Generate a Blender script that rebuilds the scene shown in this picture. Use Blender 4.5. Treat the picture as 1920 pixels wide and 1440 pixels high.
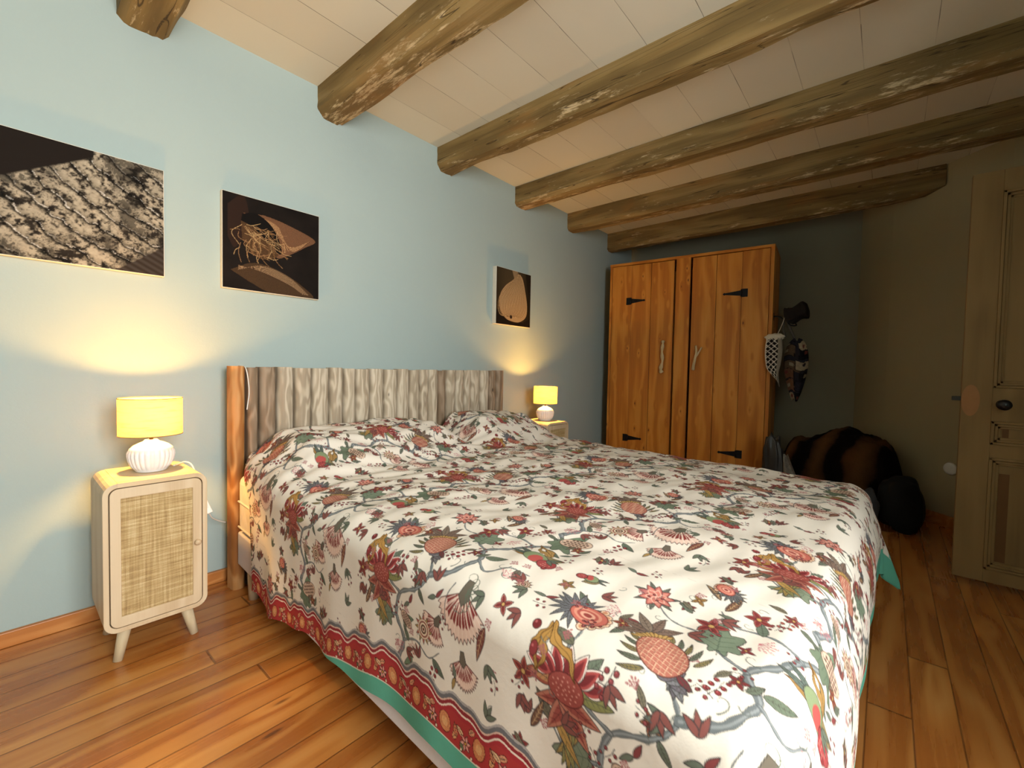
import bpy, bmesh, math, random
import numpy as np
from mathutils import Vector, Matrix
random.seed(7); rng = np.random.default_rng(5)
for o in list(bpy.data.objects): bpy.data.objects.remove(o)
SC = bpy.context.scene
COL = SC.collection
# ------------------------------------------------------------------ camera
CAMP = Vector((0.0, -2.2, 0.957)); FPX = 819.0
yaw, pit, rol = [math.radians(a) for a in (40.66, 1.936, -1.12)]
F = Vector((math.cos(yaw)*math.cos(pit), math.sin(yaw)*math.cos(pit), -math.sin(pit)))
RT = F.cross(Vector((0, 0, 1))).normalized(); DN = F.cross(RT)
r2 = RT*math.cos(rol)+DN*math.sin(rol); d2 = -RT*math.sin(rol)+DN*math.cos(rol)
cam = bpy.data.cameras.new('camera'); camo = bpy.data.objects.new('camera', cam); COL.objects.link(camo)
m = Matrix((r2, -d2, -F)).transposed().to_4x4(); m.translation = CAMP; camo.matrix_world = m
cam.sensor_fit = 'HORIZONTAL'; cam.sensor_width = 36; cam.lens = 36*FPX/1920; cam.clip_start = 0.02
SC.camera = camo
# ------------------------------------------------------------------ light
w = bpy.data.worlds.new('sky'); SC.world = w; w.use_nodes = True
w.node_tree.nodes['Background'].inputs[0].default_value = (0.85, 0.93, 1.0, 1)
w.node_tree.nodes['Background'].inputs[1].default_value = 1.6
def area(name, loc, rot, sx, sy, power, color):
    l = bpy.data.lights.new(name, 'AREA'); l.shape = 'RECTANGLE'; l.size = sx; l.size_y = sy; l.energy = power; l.color = color
    o = bpy.data.objects.new(name, l); COL.objects.link(o); o.location = loc; o.rotation_euler = rot
    return o
WIN = (-0.35, 0.75, 0.80, 2.05)          # window opening in the wall behind the camera: x0 x1 z0 z1
WY = -3.25                               # inner face of that wall
area('window_daylight', ((WIN[0]+WIN[1])/2, WY-0.52, (WIN[2]+WIN[3])/2), (math.radians(90), 0, 0), 1.08, 1.2, 112, (1.0, 0.965, 0.91))
SC.view_settings.view_transform = 'Standard'; SC.view_settings.look = 'None'
SC.view_settings.gamma = 1; SC.view_settings.use_curve_mapping = False
SC.view_settings.exposure = 0.30
LAMP_W = 70.0
# ------------------------------------------------------------------ helpers
def lin(h):
    if isinstance(h, str):
        h = h.lstrip('#'); c = [int(h[i:i+2], 16)/255 for i in (0, 2, 4)]
    else: c = h
    return tuple((x/12.92 if x <= .04045 else ((x+.055)/1.055)**2.4) for x in c)
class MB:
    def __init__(s): s.v = []; s.f = []; s.sm = []
    def add(s, vs, fs, smooth=False):
        n = len(s.v); s.v += [tuple(v) for v in vs]; s.f += [tuple(i+n for i in f) for f in fs]; s.sm += [smooth]*len(fs); return s
    def box(s, x0, x1, y0, y1, z0, z1):
        return s.add([(x0,y0,z0),(x1,y0,z0),(x1,y1,z0),(x0,y1,z0),(x0,y0,z1),(x1,y0,z1),(x1,y1,z1),(x0,y1,z1)],
            [(0,3,2,1),(4,5,6,7),(0,1,5,4),(1,2,6,5),(2,3,7,6),(3,0,4,7)])
    def tube(s, pts, rad, n=12, cap=True, squash=None):
        pts = [Vector(p) for p in pts]; vs = []; fs = []
        if not hasattr(rad, '__len__'): rad = [rad]*len(pts)
        up = None
        for i, p in enumerate(pts):
            t = (pts[min(i+1, len(pts)-1)]-pts[max(i-1, 0)]).normalized()
            if up is None: up = Vector((0, 0, 1)) if abs(t.z) < .9 else Vector((1, 0, 0))
            a = t.cross(up).normalized(); b = a.cross(t).normalized(); up = b
            for k in range(n):
                th = 2*math.pi*k/n; vs.append(p+(a*math.cos(th)+b*math.sin(th))*rad[i])
        for i in range(len(pts)-1):
            for k in range(n):
                k2 = (k+1) % n; fs.append((i*n+k, i*n+k2, (i+1)*n+k2, (i+1)*n+k))
        if cap: fs += [tuple(range(n)), tuple(range((len(pts)-1)*n+n-1, (len(pts)-1)*n-1, -1))]
        return s.add(vs, fs, True)
    def lathe(s, prof, n=48, c=(0, 0, 0), fn=None):
        vs = []; fs = []
        for j, (r, z) in enumerate(prof):
            for k in range(n):
                th = 2*math.pi*k/n; rr = r if fn is None else fn(r, z, th)
                vs.append((c[0]+rr*math.cos(th), c[1]+rr*math.sin(th), c[2]+z))
        for j in range(len(prof)-1):
            for k in range(n):
                k2 = (k+1) % n; fs.append((j*n+k, j*n+k2, (j+1)*n+k2, (j+1)*n+k))
        return s.add(vs, fs, True)
    def extrude(s, poly, y0, y1, smooth=False):          # poly of (x,z) extruded along y
        n = len(poly); vs = [(x, y0, z) for x, z in poly]+[(x, y1, z) for x, z in poly]
        fs = [tuple(range(n)), tuple(range(2*n-1, n-1, -1))]
        s.add(vs, fs, False); b = len(s.v)-2*n
        for i in range(n):
            j = (i+1) % n; s.f.append((b+i, b+n+i, b+n+j, b+j)); s.sm.append(smooth)
        return s
    def build(s, name, mat, parent=None, loc=None, rz=0, bevel=0, seg=2):
        me = bpy.data.meshes.new(name); me.from_pydata(s.v, [], s.f); me.update()
        bm = bmesh.new(); bm.from_mesh(me); bmesh.ops.recalc_face_normals(bm, faces=bm.faces); bm.to_mesh(me); bm.free()
        me.polygons.foreach_set('use_smooth', s.sm)
        o = bpy.data.objects.new(name, me); COL.objects.link(o); o.data.materials.append(mat)
        if parent: o.parent = parent
        if loc: o.location = loc
        o.rotation_euler.z = rz
        if bevel:
            b = o.modifiers.new('bevel', 'BEVEL'); b.width = bevel; b.segments = seg; b.limit_method = 'ANGLE'; b.angle_limit = math.radians(40)
        return o
def tag(o, label=None, cat=None, group=None, kind=None):
    for k, v in (('label', label), ('category', cat), ('group', group), ('kind', kind)):
        if v: o[k] = v
    return o
def thing(name, loc, rz=0, label=None, cat=None, group=None):
    o = bpy.data.objects.new(name, None); COL.objects.link(o); o.location = loc; o.rotation_euler.z = rz; o.empty_display_size = .05
    return tag(o, label, cat, group)
def copy_tree(o, parent=None):
    c = o.copy(); COL.objects.link(c)
    if parent: c.parent = parent
    for ch in [x for x in bpy.data.objects if x.parent == o]: copy_tree(ch, c)
    return c
# node expression helper
class X:
    def __init__(s, t, sock): s.t = t; s.s = sock
    def _m(s, op, *a, clamp=False):
        n = s.t.nodes.new('ShaderNodeMath'); n.operation = op; n.use_clamp = clamp
        for i, v in enumerate((s,)+a):
            if isinstance(v, X): s.t.links.new(v.s, n.inputs[i])
            else: n.inputs[i].default_value = v
        return X(s.t, n.outputs[0])
    def __add__(s, o): return s._m('ADD', o)
    __radd__ = __add__
    def __mul__(s, o): return s._m('MULTIPLY', o)
    __rmul__ = __mul__
    def __sub__(s, o): return s._m('SUBTRACT', o)
    def __rsub__(s, o): return (s*-1.0)+o
    def __truediv__(s, o): return s._m('DIVIDE', o)
    def floor(s): return s._m('FLOOR')
    def frac(s): return s._m('FRACT')
    def abs(s): return s._m('ABSOLUTE')
    def sin(s): return s._m('SINE')
    def pow(s, e): return s._m('POWER', e)
    def mx(s, o): return s._m('MAXIMUM', o)
    def mn(s, o): return s._m('MINIMUM', o)
    def ss(s, a, b):
        n = s.t.nodes.new('ShaderNodeMapRange'); n.interpolation_type = 'SMOOTHSTEP'; s.t.links.new(s.s, n.inputs[0])
        n.inputs[1].default_value = a; n.inputs[2].default_value = b
        return X(s.t, n.outputs[0])
class M:
    def __init__(s, name, rough=.6, spec=.4):
        s.m = bpy.data.materials.new(name); s.m.use_nodes = True; s.t = s.m.node_tree
        s.b = s.t.nodes['Principled BSDF']; s.b.inputs['Roughness'].default_value = rough
        s.b.inputs['Specular IOR Level'].default_value = spec
        n = s.t.nodes.new('ShaderNodeTexCoord'); s.oc = n.outputs['Object']
        q = s.t.nodes.new('ShaderNodeSeparateXYZ'); s.t.links.new(s.oc, q.inputs[0])
        s.x, s.y, s.z = [X(s.t, q.outputs[i]) for i in range(3)]
    def vec(s, a, b, c=0.0):
        n = s.t.nodes.new('ShaderNodeCombineXYZ')
        for i, v in enumerate((a, b, c)):
            if isinstance(v, X): s.t.links.new(v.s, n.inputs[i])
            else: n.inputs[i].default_value = v
        return X(s.t, n.outputs[0])
    def noise(s, v, scale=1.0, detail=3.0, rough=.5, dist=0.0):
        n = s.t.nodes.new('ShaderNodeTexNoise'); s.t.links.new(v.s, n.inputs['Vector'])
        n.inputs['Scale'].default_value = scale; n.inputs['Detail'].default_value = detail; n.inputs['Roughness'].default_value = rough
        n.inputs['Distortion'].default_value = dist
        return X(s.t, n.outputs[0])
    def vor(s, v, scale=1.0, rnd=1.0, out='Distance'):
        n = s.t.nodes.new('ShaderNodeTexVoronoi'); s.t.links.new(v.s, n.inputs['Vector'])
        n.inputs['Scale'].default_value = scale; n.inputs['Randomness'].default_value = rnd
        return X(s.t, n.outputs[out])
    def white(s, v):
        n = s.t.nodes.new('ShaderNodeTexWhiteNoise'); n.noise_dimensions = '3D'; s.t.links.new(v.s, n.inputs['Vector'])
        return X(s.t, n.outputs['Value'])
    def ramp(s, f, stops):
        n = s.t.nodes.new('ShaderNodeValToRGB'); s.t.links.new(f.s, n.inputs[0]); e = n.color_ramp.elements
        while len(e) < len(stops): e.new(.5)
        for i, (p, c) in enumerate(stops): e[i].position = p; e[i].color = (*lin(c), 1)
        return X(s.t, n.outputs[0])
    def mix(s, f, a, b):
        n = s.t.nodes.new('ShaderNodeMix'); n.data_type = 'RGBA'
        for i, v in ((0, f), (6, a), (7, b)):
            if isinstance(v, X): s.t.links.new(v.s, n.inputs[i])
            elif isinstance(v, float): n.inputs[i].default_value = v
            else: n.inputs[i].default_value = (*lin(v), 1)
        return X(s.t, n.outputs[2])
    def col(s, c):
        if isinstance(c, X): s.t.links.new(c.s, s.b.inputs['Base Color'])
        else: s.b.inputs['Base Color'].default_value = (*lin(c), 1)
        return s
    def rough(s, x): s.t.links.new(x.s, s.b.inputs['Roughness']); return s
    def bump(s, h, strength=.3, dist=.002):
        n = s.t.nodes.new('ShaderNodeBump'); n.inputs['Strength'].default_value = strength; n.inputs['Distance'].default_value = dist
        s.t.links.new(h.s, n.inputs['Height']); s.t.links.new(n.outputs[0], s.b.inputs['Normal']); return s
def plain(name, c, rough=.6, var=.06, scale=40, spec=.4, metal=0, bump=.1):
    k = M(name, rough, spec); n = k.noise(k.vec(k.x, k.y, k.z), scale, 3)
    r = [max(0, min(1, v*(1-var))) for v in [int(c[i:i+2], 16)/255 for i in (1, 3, 5)]]
    k.col(k.mix(n, tuple(r), c)); k.b.inputs['Metallic'].default_value = metal
    if bump: k.bump(n, bump, .001)
    return k.m
def grain(k, along, across, depth, seed, cols, ring=9.0, warp=2.2, fine=90., knots=None, knotcol='#3a1c0c', gs=.9):
    """wood colour: stretched noise rings, fine fibres, optional knots; seed is a socket or a float"""
    v = k.vec(along*gs, across*6.0*max(1, gs*.8), depth*6.0+seed)
    wv = k.noise(v, 1.0, 2, .5)
    kd = None
    if knots:
        kv = k.vec(along*knots[0], across*knots[1], seed)
        kd = k.vor(kv, 1.0, 1.0)
        wv = wv+kd.ss(.34, .0)*.16
    rg = ((across*ring+wv*warp*4.0)*6.283).sin()*.5+.5
    fb = k.noise(k.vec(along*3.0, across*fine, depth*fine+seed), 1.0, 3, .6)
    big = k.noise(k.vec(along*1.3, across*8.0, depth*8.0+seed), 1.0, 3)
    f = rg.pow(1.6)*.36+fb*.34+big*.42-.05
    c = k.ramp(f, cols)
    if kd is not None:
        c = k.mix(kd.ss(.085, .03)*.9, c, knotcol)
    return c, rg*.5+fb
# ------------------------------------------------------------------ materials
def mk_floor():
    k = M('varnished_pine_floor', .3, .5); wdt = .0987
    py = (k.y+1.103)/wdt; idx = py.floor(); fy = py.frac()
    rn = k.white(k.vec(idx, 3.3, 1.1)); rn2 = k.white(k.vec(idx, 7.3, 4.1))
    px = (k.x+rn*5.0)/1.9; ix = px.floor(); fx = px.frac()
    sd = k.white(k.vec(idx, ix, 9.7))*37.0
    c, h = grain(k, k.x, k.y, 0.0*k.x, sd, [(0, '#7c4014'), (.3, '#a8642a'), (.55, '#c17f3c'), (1, '#d69f5c')], ring=9, warp=1.0, fine=70, knots=(2.2, 8.5), knotcol='#2c0f06')
    tone = k.white(k.vec(idx, ix, 2.2))
    c = k.mix(tone*.38, c, '#8a4c1c')
    edge = (fy-.5).abs().ss(.472, .492); butt = (fx-.5).abs().ss(.4975, .4992); g = edge.mx(butt)
    c = k.mix(g*.6, c, '#3a1a08'); k.col(c)
    k.rough(h*.12+.2); k.b.inputs['Coat Weight'].default_value = .35; k.b.inputs['Coat Roughness'].default_value = .16
    return k.bump(h*.25-g*2.0, .35, .0015).m
def mk_wood(name, cols, axis='z', ring=9, warp=2.2, fine=90, knots=None, rough=.55, knotcol='#3a1c0c', rnd=True, bump=.25, gs=.9):
    k = M(name, rough); a = {'x': k.x, 'y': k.y, 'z': k.z}
    al = a.pop(axis); ac, dp = a.values()
    if rnd:
        n = k.t.nodes.new('ShaderNodeObjectInfo'); sd = X(k.t, n.outputs['Random'])*57.0
    else: sd = k.x*0.0+3.0
    c, h = grain(k, al, ac+dp*.35, dp, sd, cols, ring, warp, fine, knots, knotcol, gs)
    return k.col(c).bump(h, bump, .0015).m
def mk_beam():
    k = M('aged_beam_wood', .72, .25); n = k.t.nodes.new('ShaderNodeObjectInfo'); sd = X(k.t, n.outputs['Random'])*31.0
    c, h = grain(k, k.y, k.z+k.x*.8, k.x, sd, [(0, '#564729'), (.35, '#74603a'), (.62, '#8c764a'), (1, '#a38d62')], ring=4, warp=.9, fine=60)
    sc = k.noise(k.vec(k.y*8.0, k.x*42.0, k.z*42.0+sd), 1.0, 6, .72)
    ed = k.noise(k.vec(k.y*1.6, k.x*7.0, k.z*7.0+sd), 1.0, 2)
    low = k.z.ss(.075, .005)
    f = (sc*.66+ed*.34+low*.055).ss(.575, .66)
    c = k.mix(f*.75, c, '#d8c49c')
    c = k.mix(k.noise(k.vec(k.y*2.2, k.x*5.0, k.z*9.0+sd), 1.0, 3).ss(.5, .75)*.5, c, '#9a6a34')
    cr = k.noise(k.vec(k.y*.8, k.x*10.0, k.z*26.0+sd), 1.0, 2); cr = (cr-.5).abs().ss(.006, .0015)
    c = k.mix(cr*.7, c, '#2a1d0e')
    return k.col(c).bump(h+f*.8-cr*2.0, .6, .003).m
def mk_wall(name, c1, c2):
    k = M(name, .85, .2); v = k.vec(k.x, k.y, k.z)
    n = k.noise(v, 1.4, 3); f = k.noise(v, 160, 2); g = k.noise(v, 38, 3)
    return k.col(k.mix(n, c1, c2)).bump(f*.5+g, .28, .002).m
def mk_ceiling():
    k = M('painted_plank_ceiling', .8, .2); wdt = .2315
    p = (k.y+2.3)/wdt; idx = p.floor(); f = p.frac()
    n = k.noise(k.vec(k.x*1.2, k.y*2.0, k.z), 1.0, 3)
    c = k.mix(n, '#cfccbc', '#dcdacb'); c = k.mix(k.white(k.vec(idx, 1.0, 2.0))*.4, c, '#c6c0ae')
    bay = (k.x/.74).floor()
    vis = k.noise(k.vec(k.x*2.6, idx*3.7, bay*5.1), 1.0, 2).ss(.36, .6)
    wob = k.noise(k.vec(k.x*5.0, idx, 0.0), 1.0, 2)*.012-.006
    l = (f-.5+wob).abs().ss(.491, .498)
    c = k.mix(l*vis*.85, c, '#4a4030')
    return k.col(c).bump(k.noise(k.vec(k.x, k.y, k.z), 30, 4)*.5-l, .3, .002).m
def mk_rattan():
    k = M('woven_rattan', .6, .3); s = 235.0
    wx = k.noise(k.vec(k.x*60.0, k.z*1.5, 0.0), 1.0, 2)*.9; wz = k.noise(k.vec(k.x*1.5, k.z*60.0, 4.0), 1.0, 2)*.9
    a = ((k.x*s*1.5+wx)*3.1416).sin().abs(); b = ((k.z*s+wz)*3.1416).sin().abs()
    hgt = a.mx(b); hole = (a.mx(b)).ss(.62, .30)
    tn = k.noise(k.vec(k.x*6.0, k.z*150.0, 1.0), 1.0, 2)*.5+k.noise(k.vec(k.x*150.0, k.z*6.0, 8.0), 1.0, 2)*.5
    c = k.ramp(tn, [(.3, '#94764a'), (.5, '#c4a976'), (.68, '#e3cfa2')])
    c = k.mix((k.x*0.0+1.0)*a.ss(.55, .2)*b.ss(.55, .2), c, '#4a3418')
    c = k.mix(b.ss(.5, .1)*.45, c, '#6b5230'); c = k.mix(a.ss(.35, .0)*.35, c, '#6b5230')
    return k.col(c).bump(hgt, .8, .001).m
def mk_shade():
    k = M('lit_linen_shade', .9, .1); t = k.t
    n = k.noise(k.vec(k.x*14.0, k.y*14.0, k.z*120.0), 1.0, 3).ss(.50, .72); th = k.noise(k.vec(k.x*30.0, k.y*30.0, k.z*400.0), 1.0, 2)
    c = k.mix(n*.4, '#f4d9a0', '#cf9c58')
    k.col(c); tr = t.nodes.new('ShaderNodeBsdfTranslucent'); t.links.new(k.mix(n*.4, '#d2a566', '#8e5f2c').s, tr.inputs[0])
    mx = t.nodes.new('ShaderNodeMixShader'); mx.inputs[0].default_value = .40
    t.links.new(k.b.outputs[0], mx.inputs[1]); t.links.new(tr.outputs[0], mx.inputs[2])
    t.links.new(mx.outputs[0], t.nodes['Material Output'].inputs[0]); return k.m
def mk_emit(name, c, s):
    k = M(name); e = k.t.nodes.new('ShaderNodeEmission'); e.inputs[0].default_value = (*lin(c), 1); e.inputs[1].default_value = s
    k.t.links.new(e.outputs[0], k.t.nodes['Material Output'].inputs[0]); return k.m
def mk_vcol(name, rough=.8, spec=.2, trans=0.0, bumps=0):
    k = M(name, rough, spec); n = k.t.nodes.new('ShaderNodeAttribute'); n.attribute_name = 'print'
    k.col(X(k.t, n.outputs['Color']))
    if bumps: k.bump(k.noise(k.vec(k.x, k.y, k.z), bumps, 4, .6), .35, .004)
    return k.m
def mk_quilt():
    k = M('white_quilted_ticking', .85, .2)
    h = ((k.y*42.0+k.z*30.0).sin()*(k.y*42.0-k.z*30.0).sin()).abs()
    n = k.noise(k.vec(k.x, k.y, k.z), 60, 3)
    return k.col(k.mix(n, '#e6e2de', '#f4f1ec')).bump(h, .5, .004).m
def mk_fur():
    k = M('brown_banded_plush', .95, .1)
    wv = k.noise(k.vec(k.x, k.y, k.z), 3.0, 3)
    s = ((k.y*2.1+k.x*.7+wv*.55)*6.283*1.9).sin()*.5+.5
    fz = k.noise(k.vec(k.x, k.y, k.z), 90, 3)
    c = k.ramp(s*.85+fz*.15, [(.0, '#080504'), (.36, '#120b07'), (.56, '#3c2614'), (1, '#5a3c20')])
    return k.col(c).bump(fz, .6, .006).m
MFLOOR = mk_floor(); MBEAM = mk_beam(); MCEIL = mk_ceiling()
MWALL = mk_wall('pale_blue_plaster', '#a1b2b1', '#abbcba'); MWALLD = mk_wall('shaded_blue_plaster', '#8f8975', '#98927d'); MWALLB = mk_wall('beige_plaster', '#a69a78', '#b0a482')  # MWALLD: same blue paint, the back wall's shade put into its colour
MBASE = mk_wood('pine_skirting', [(0, '#9a5a28'), (.5, '#bd7a3e'), (1, '#cf9558')], 'x', knots=(2, 6), rough=.4)
MLOG = mk_wood('weathered_log', [(0, '#7a6a56'), (.3, '#a39580'), (.5, '#bdb09a'), (.72, '#cdc2ae'), (1, '#ddd3c2')], 'z', ring=26, warp=1.1, fine=60, knots=(4.5, 14), gs=4.2, rough=.75, knotcol='#3e3022', bump=.5)
MLOGW = mk_wood('amber_log', [(0, '#6e4320'), (.35, '#a26a34'), (.6, '#bd8a52'), (1, '#d4ad7c')], 'z', ring=20, warp=1.0, fine=60, knots=(4, 12), gs=3.2, rough=.7, knotcol='#4a2c14', bump=.5)
MLOGB = mk_wood('brown_grey_log', [(0, '#5e4c38'), (.35, '#84705a'), (.6, '#9a8670'), (1, '#b3a28c')], 'z', ring=24, warp=1.1, fine=60, knots=(4.5, 14), gs=3.6, rough=.75, knotcol='#2e2218', bump=.5)
MPINE = mk_wood('orange_pine', [(0, '#965216'), (.35, '#bb7222'), (.6, '#cf8830'), (1, '#dd9e4a')], 'z', ring=7, warp=.8, fine=70, knots=(5.0, 13), rough=.5, knotcol='#4a2008')
MPINEX = mk_wood('orange_pine_rail', [(0, '#965216'), (.35, '#bb7222'), (.6, '#cf8830'), (1, '#dd9e4a')], 'x', ring=7, warp=1.6, fine=70, rough=.5)
MASH = mk_wood('pale_ash_wood', [(0, '#b79c78'), (.4, '#cbb492'), (1, '#dccaac')], 'z', ring=8, warp=1.2, fine=160, rough=.5, bump=.12)
MASHX = mk_wood('pale_ash_top', [(0, '#c3a57c'), (.4, '#d4ba92'), (1, '#e2ccaa')], 'x', ring=8, warp=1.2, fine=160, rough=.5, bump=.12)
MDOOR = mk_wood('stripped_pine_door', [(0, '#755a36'), (.4, '#876a40'), (1, '#98794c')], 'z', ring=6, warp=.7, fine=60, knots=(1.6, 5), rough=.7, knotcol='#4a341c')
MDRIFT = mk_wood('bare_driftwood', [(0, '#b09a70'), (.5, '#d2bd90'), (1, '#eadab2')], 'z', ring=20, fine=120, rough=.8)
MLEG = mk_wood('pale_leg_wood', [(0, '#b9a684'), (.5, '#cdbd9c'), (1, '#ddd0b4')], 'z', ring=8, fine=120, rough=.6)
MIRON = plain('black_iron', '#2b2a2c', .45, .4, 60, metal=.7, bump=.4)
MGAP = plain('dark_gap', '#1a0f08', .9)
MWHITE = plain('white_gloss', '#f2f0ea', .35)
MCERAM = plain('white_glazed_ceramic', '#e9ecf0', .22, .04, 20, spec=.6, bump=0)
MCORD = plain('white_plastic', '#ece9e2', .4)
MCANVAS = plain('white_canvas_edge', '#ece4d2', .8)
MSHEET = plain('white_sheet_cotton', '#efeff2', .85, .03, 30)
MGREYW = plain('pale_lilac_upholstery', '#ecebf2', .85, .04, 200)
MTICK = mk_quilt(); MRATTAN = mk_rattan(); MSHADE = mk_shade(); MFUR = mk_fur()
MRIM = plain('shade_rim', '#8a6a44', .7); MBRASS = plain('brass', '#8f7a54', .4, metal=.8)
MBULB = mk_emit('lit_bulb', '#ffd890', 30)
MBLACK = plain('black_cloth', '#0c0b0c', .85, .3, 30, bump=.4); MDKBROWN = plain('dark_brown_felt', '#1e1512', .9, .3, 30)
MKNOB = plain('black_ceramic_knob', '#181315', .3, .2)
MPUTTY = plain('tan_filler', '#a8774c', .8); MBRNWOOD = plain('dark_brown_wood', '#6e4a24', .7)
MVC = mk_vcol('printed_cotton', .85, .15, bumps=22); MVART = mk_vcol('printed_canvas', .75, .12); MVBAG = mk_vcol('patchwork_cloth', .9, .1)
MGREY = plain('grey_plastic_film', '#3a3836', .35, .3, 25, bump=.6); MSPEC = plain('speckled_pale_cloth', '#a49c90', .9, .45, 90)
MLACE = plain('cream_lace', '#e9e2cf', .9, .1); MBRASSD = plain('dull_latch_metal', '#3c3a36', .5, metal=.6)
# ------------------------------------------------------------------ room shell
H = 2.343
XB = 4.55
def struct(o): o['kind'] = 'structure'; return o
struct(MB().box(-1.6, 4.9, -3.75, .2, -.1, 0).build('floor', MFLOOR))
struct(MB().box(-1.6, 4.9, -3.75, .2, H, H+.1).build('ceiling', MCEIL))
struct(MB().box(-1.7, 4.9, 0, .15, 0, H).build('wall_left', MWALL))
struct(MB().box(XB, XB+.15, -2.0, 0, 0, H).build('wall_back', MWALLD))
struct(MB().box(-1.7, -1.55, -3.7, 0, 0, H).build('wall_behind', MWALL))
PL = [(XB, -2.0), (4.29, -2.19), (3.98, -2.47), (3.77, -2.70), (3.6, -3.0), (3.55, WY)]
def wall_strip(name, pts, mat, z0, z1, th):
    b = MB(); n = len(pts)
    outer = [(x+th*.75, y-th*.45) for x, y in pts]
    vs = [(x, y, z0) for x, y in pts]+[(x, y, z1) for x, y in pts]+[(x, y, z0) for x, y in outer]+[(x, y, z1) for x, y in outer]
    fs = []
    for i in range(n-1):
        fs += [(i, i+1, n+i+1, n+i), (2*n+i, 3*n+i, 3*n+i+1, 2*n+i+1), (n+i, n+i+1, 3*n+i+1, 3*n+i), (i, 2*n+i, 2*n+i+1, i+1)]
    fs += [(0, n, 3*n, 2*n), (n-1, 3*n-1+0, 4*n-1, 2*n-1) if False else (n-1, 3*n-1, 4*n-1, 2*n-1)]
    b.add(vs, fs); return struct(b.build(name, mat))
wall_strip('wall_oblique', PL, MWALLB, 0, H, .12)
b = MB(); x0, x1, z0, z1 = WIN
for bx in ((-1.6, x0, 0, H), (x1, 3.75, 0, H), (x0, x1, 0, z0), (x0, x1, z1, H)): b.box(bx[0], bx[1], WY-.45, WY, bx[2], bx[3])
struct(b.build('wall_right', MWALL))
wf = struct(thing('window_1', ((x0+x1)/2, WY-.40, z0)))
b = MB(); hw = (x1-x0)/2; hh = z1-z0
b.box(-hw, -hw+.05, -.02, .02, 0, hh); b.box(hw-.05, hw, -.02, .02, 0, hh); b.box(-hw, hw, -.02, .02, 0, .05); b.box(-hw, hw, -.02, .02, hh-.05, hh); b.box(-.03, .03, -.02, .02, 0, hh)
b.build('window_frame', MWHITE, wf)
# skirting boards
struct(MB().box(-1.55, XB, -.018, 0, 0, .052).build('baseboard_left', MBASE, bevel=.003))
struct(MB().box(XB-.018, XB, -1.99, -.02, 0, .06).build('baseboard_back', MBASE, bevel=.003))
pl2 = [(x-.016, y+.01) for x, y in PL]
wall_strip('baseboard_oblique', pl2, MBASE, 0, .075, .02)
# ------------------------------------------------------------------ ceiling beams
def beam(x0, x1, zb, y1, seed, ch0=.018, label='', end_cut=False):
    r = np.random.default_rng(seed); Hh = H-zb; ny = 150; prof = []
    W = x1-x0
    # profile points (x,z) going round bottom, corners chamfered
    n_side = 6; n_bot = 7
    P = [(0, Hh*(1-i/n_side)) for i in range(n_side)]+[(ch0, 0)]
    P[-2] = (0, ch0*1.1)
    P += [(ch0+(W-2*ch0)*i/n_bot, 0) for i in range(1, n_bot)]+[(W-ch0, 0), (W, ch0*1.1)]+[(W, Hh*i/n_side) for i in range(2, n_side+1)]
    m_ = len(P); ys = np.linspace(.0, y1, ny)
    def sm(a, k):
        kk = np.hanning(k); kk /= kk.sum(); return np.convolve(np.pad(a, k, mode='reflect'), kk, 'same')[k:-k]
    offs = [sm(r.normal(0, 1, ny), 9)*.004+sm(r.normal(0, 1, ny), 41)*.003 for _ in range(m_)]
    cz = sm(r.normal(0, 1, ny), 61)*.003; cut = np.clip(sm(r.normal(0, 1, ny), 35)*.04, -.002, .014)
    vs = []; fs = []
    for j, y in enumerate(ys):
        for i, (px, pz) in enumerate(P):
            dx = dz = 0
            if px < .01: dx = offs[i][j]*.45
            if px > W-.01: dx = offs[i][j]*.6
            if pz < Hh*.95: dz = offs[i][j]*.5+cz[j]
            if i in (6, 5): dz += cut[j]*.25
            if i in (m_-n_side-1, m_-n_side, m_-n_side-2): dz += cut[j]*1.0; dx -= cut[j]*.3
            k = min(1, y/y1*8) if False else 1
            z = pz+dz*k
            if end_cut:
                e = max(0, (-y-(-y1-.16))/.16) if -y > -y1-.16 else 0
                z = max(z, .035*e)
            if pz >= Hh*.99: z = Hh+.004; dx = 0 if px < .01 else dx
            vs.append((px+dx, y, z))
    for j in range(ny-1):
        for i in range(m_-1): fs.append((j*m_+i, j*m_+i+1, (j+1)*m_+i+1, (j+1)*m_+i))
    fs += [tuple(range(m_)), tuple(range(ny*m_-1, (ny-1)*m_-1, -1))]
    bb = MB().add(vs, fs, True); o = bb.build('ceiling_beam', MBEAM, loc=(x0, 0, zb))
    md = o.modifiers.new('e', 'EDGE_SPLIT'); md.split_angle = math.radians(32)
    return tag(o, label, 'beam', 'rustic beams under the ceiling')
BE = [(.287, .444, 2.215, 'old wooden ceiling beam of which only the stub shows at the top left corner'),
      (1.035, 1.196, 2.198, 'rough wooden ceiling beam starting above and between the two left pictures and the headboard'),
      (1.797, 1.945, 2.203, 'old ceiling beam with a long dark crack along its upper edge, above the headboard'),
      (2.555, 2.70, 2.20, 'ceiling beam meeting the wall straight above the small seedpod picture'),
      (3.272, 3.415, 2.193, 'ceiling beam second nearest the wardrobe, running over the open door')]
for i, (a, c, z, l) in enumerate(BE): beam(a, c, z, WY+.02, 10+i, label=l, ch0=(.03 if i in (1, 2) else .02))
beam(4.0, 4.135, 2.172, -2.44, 30, label='shortest ceiling beam, over the wardrobe, with a tapered right end', end_cut=True)
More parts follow.
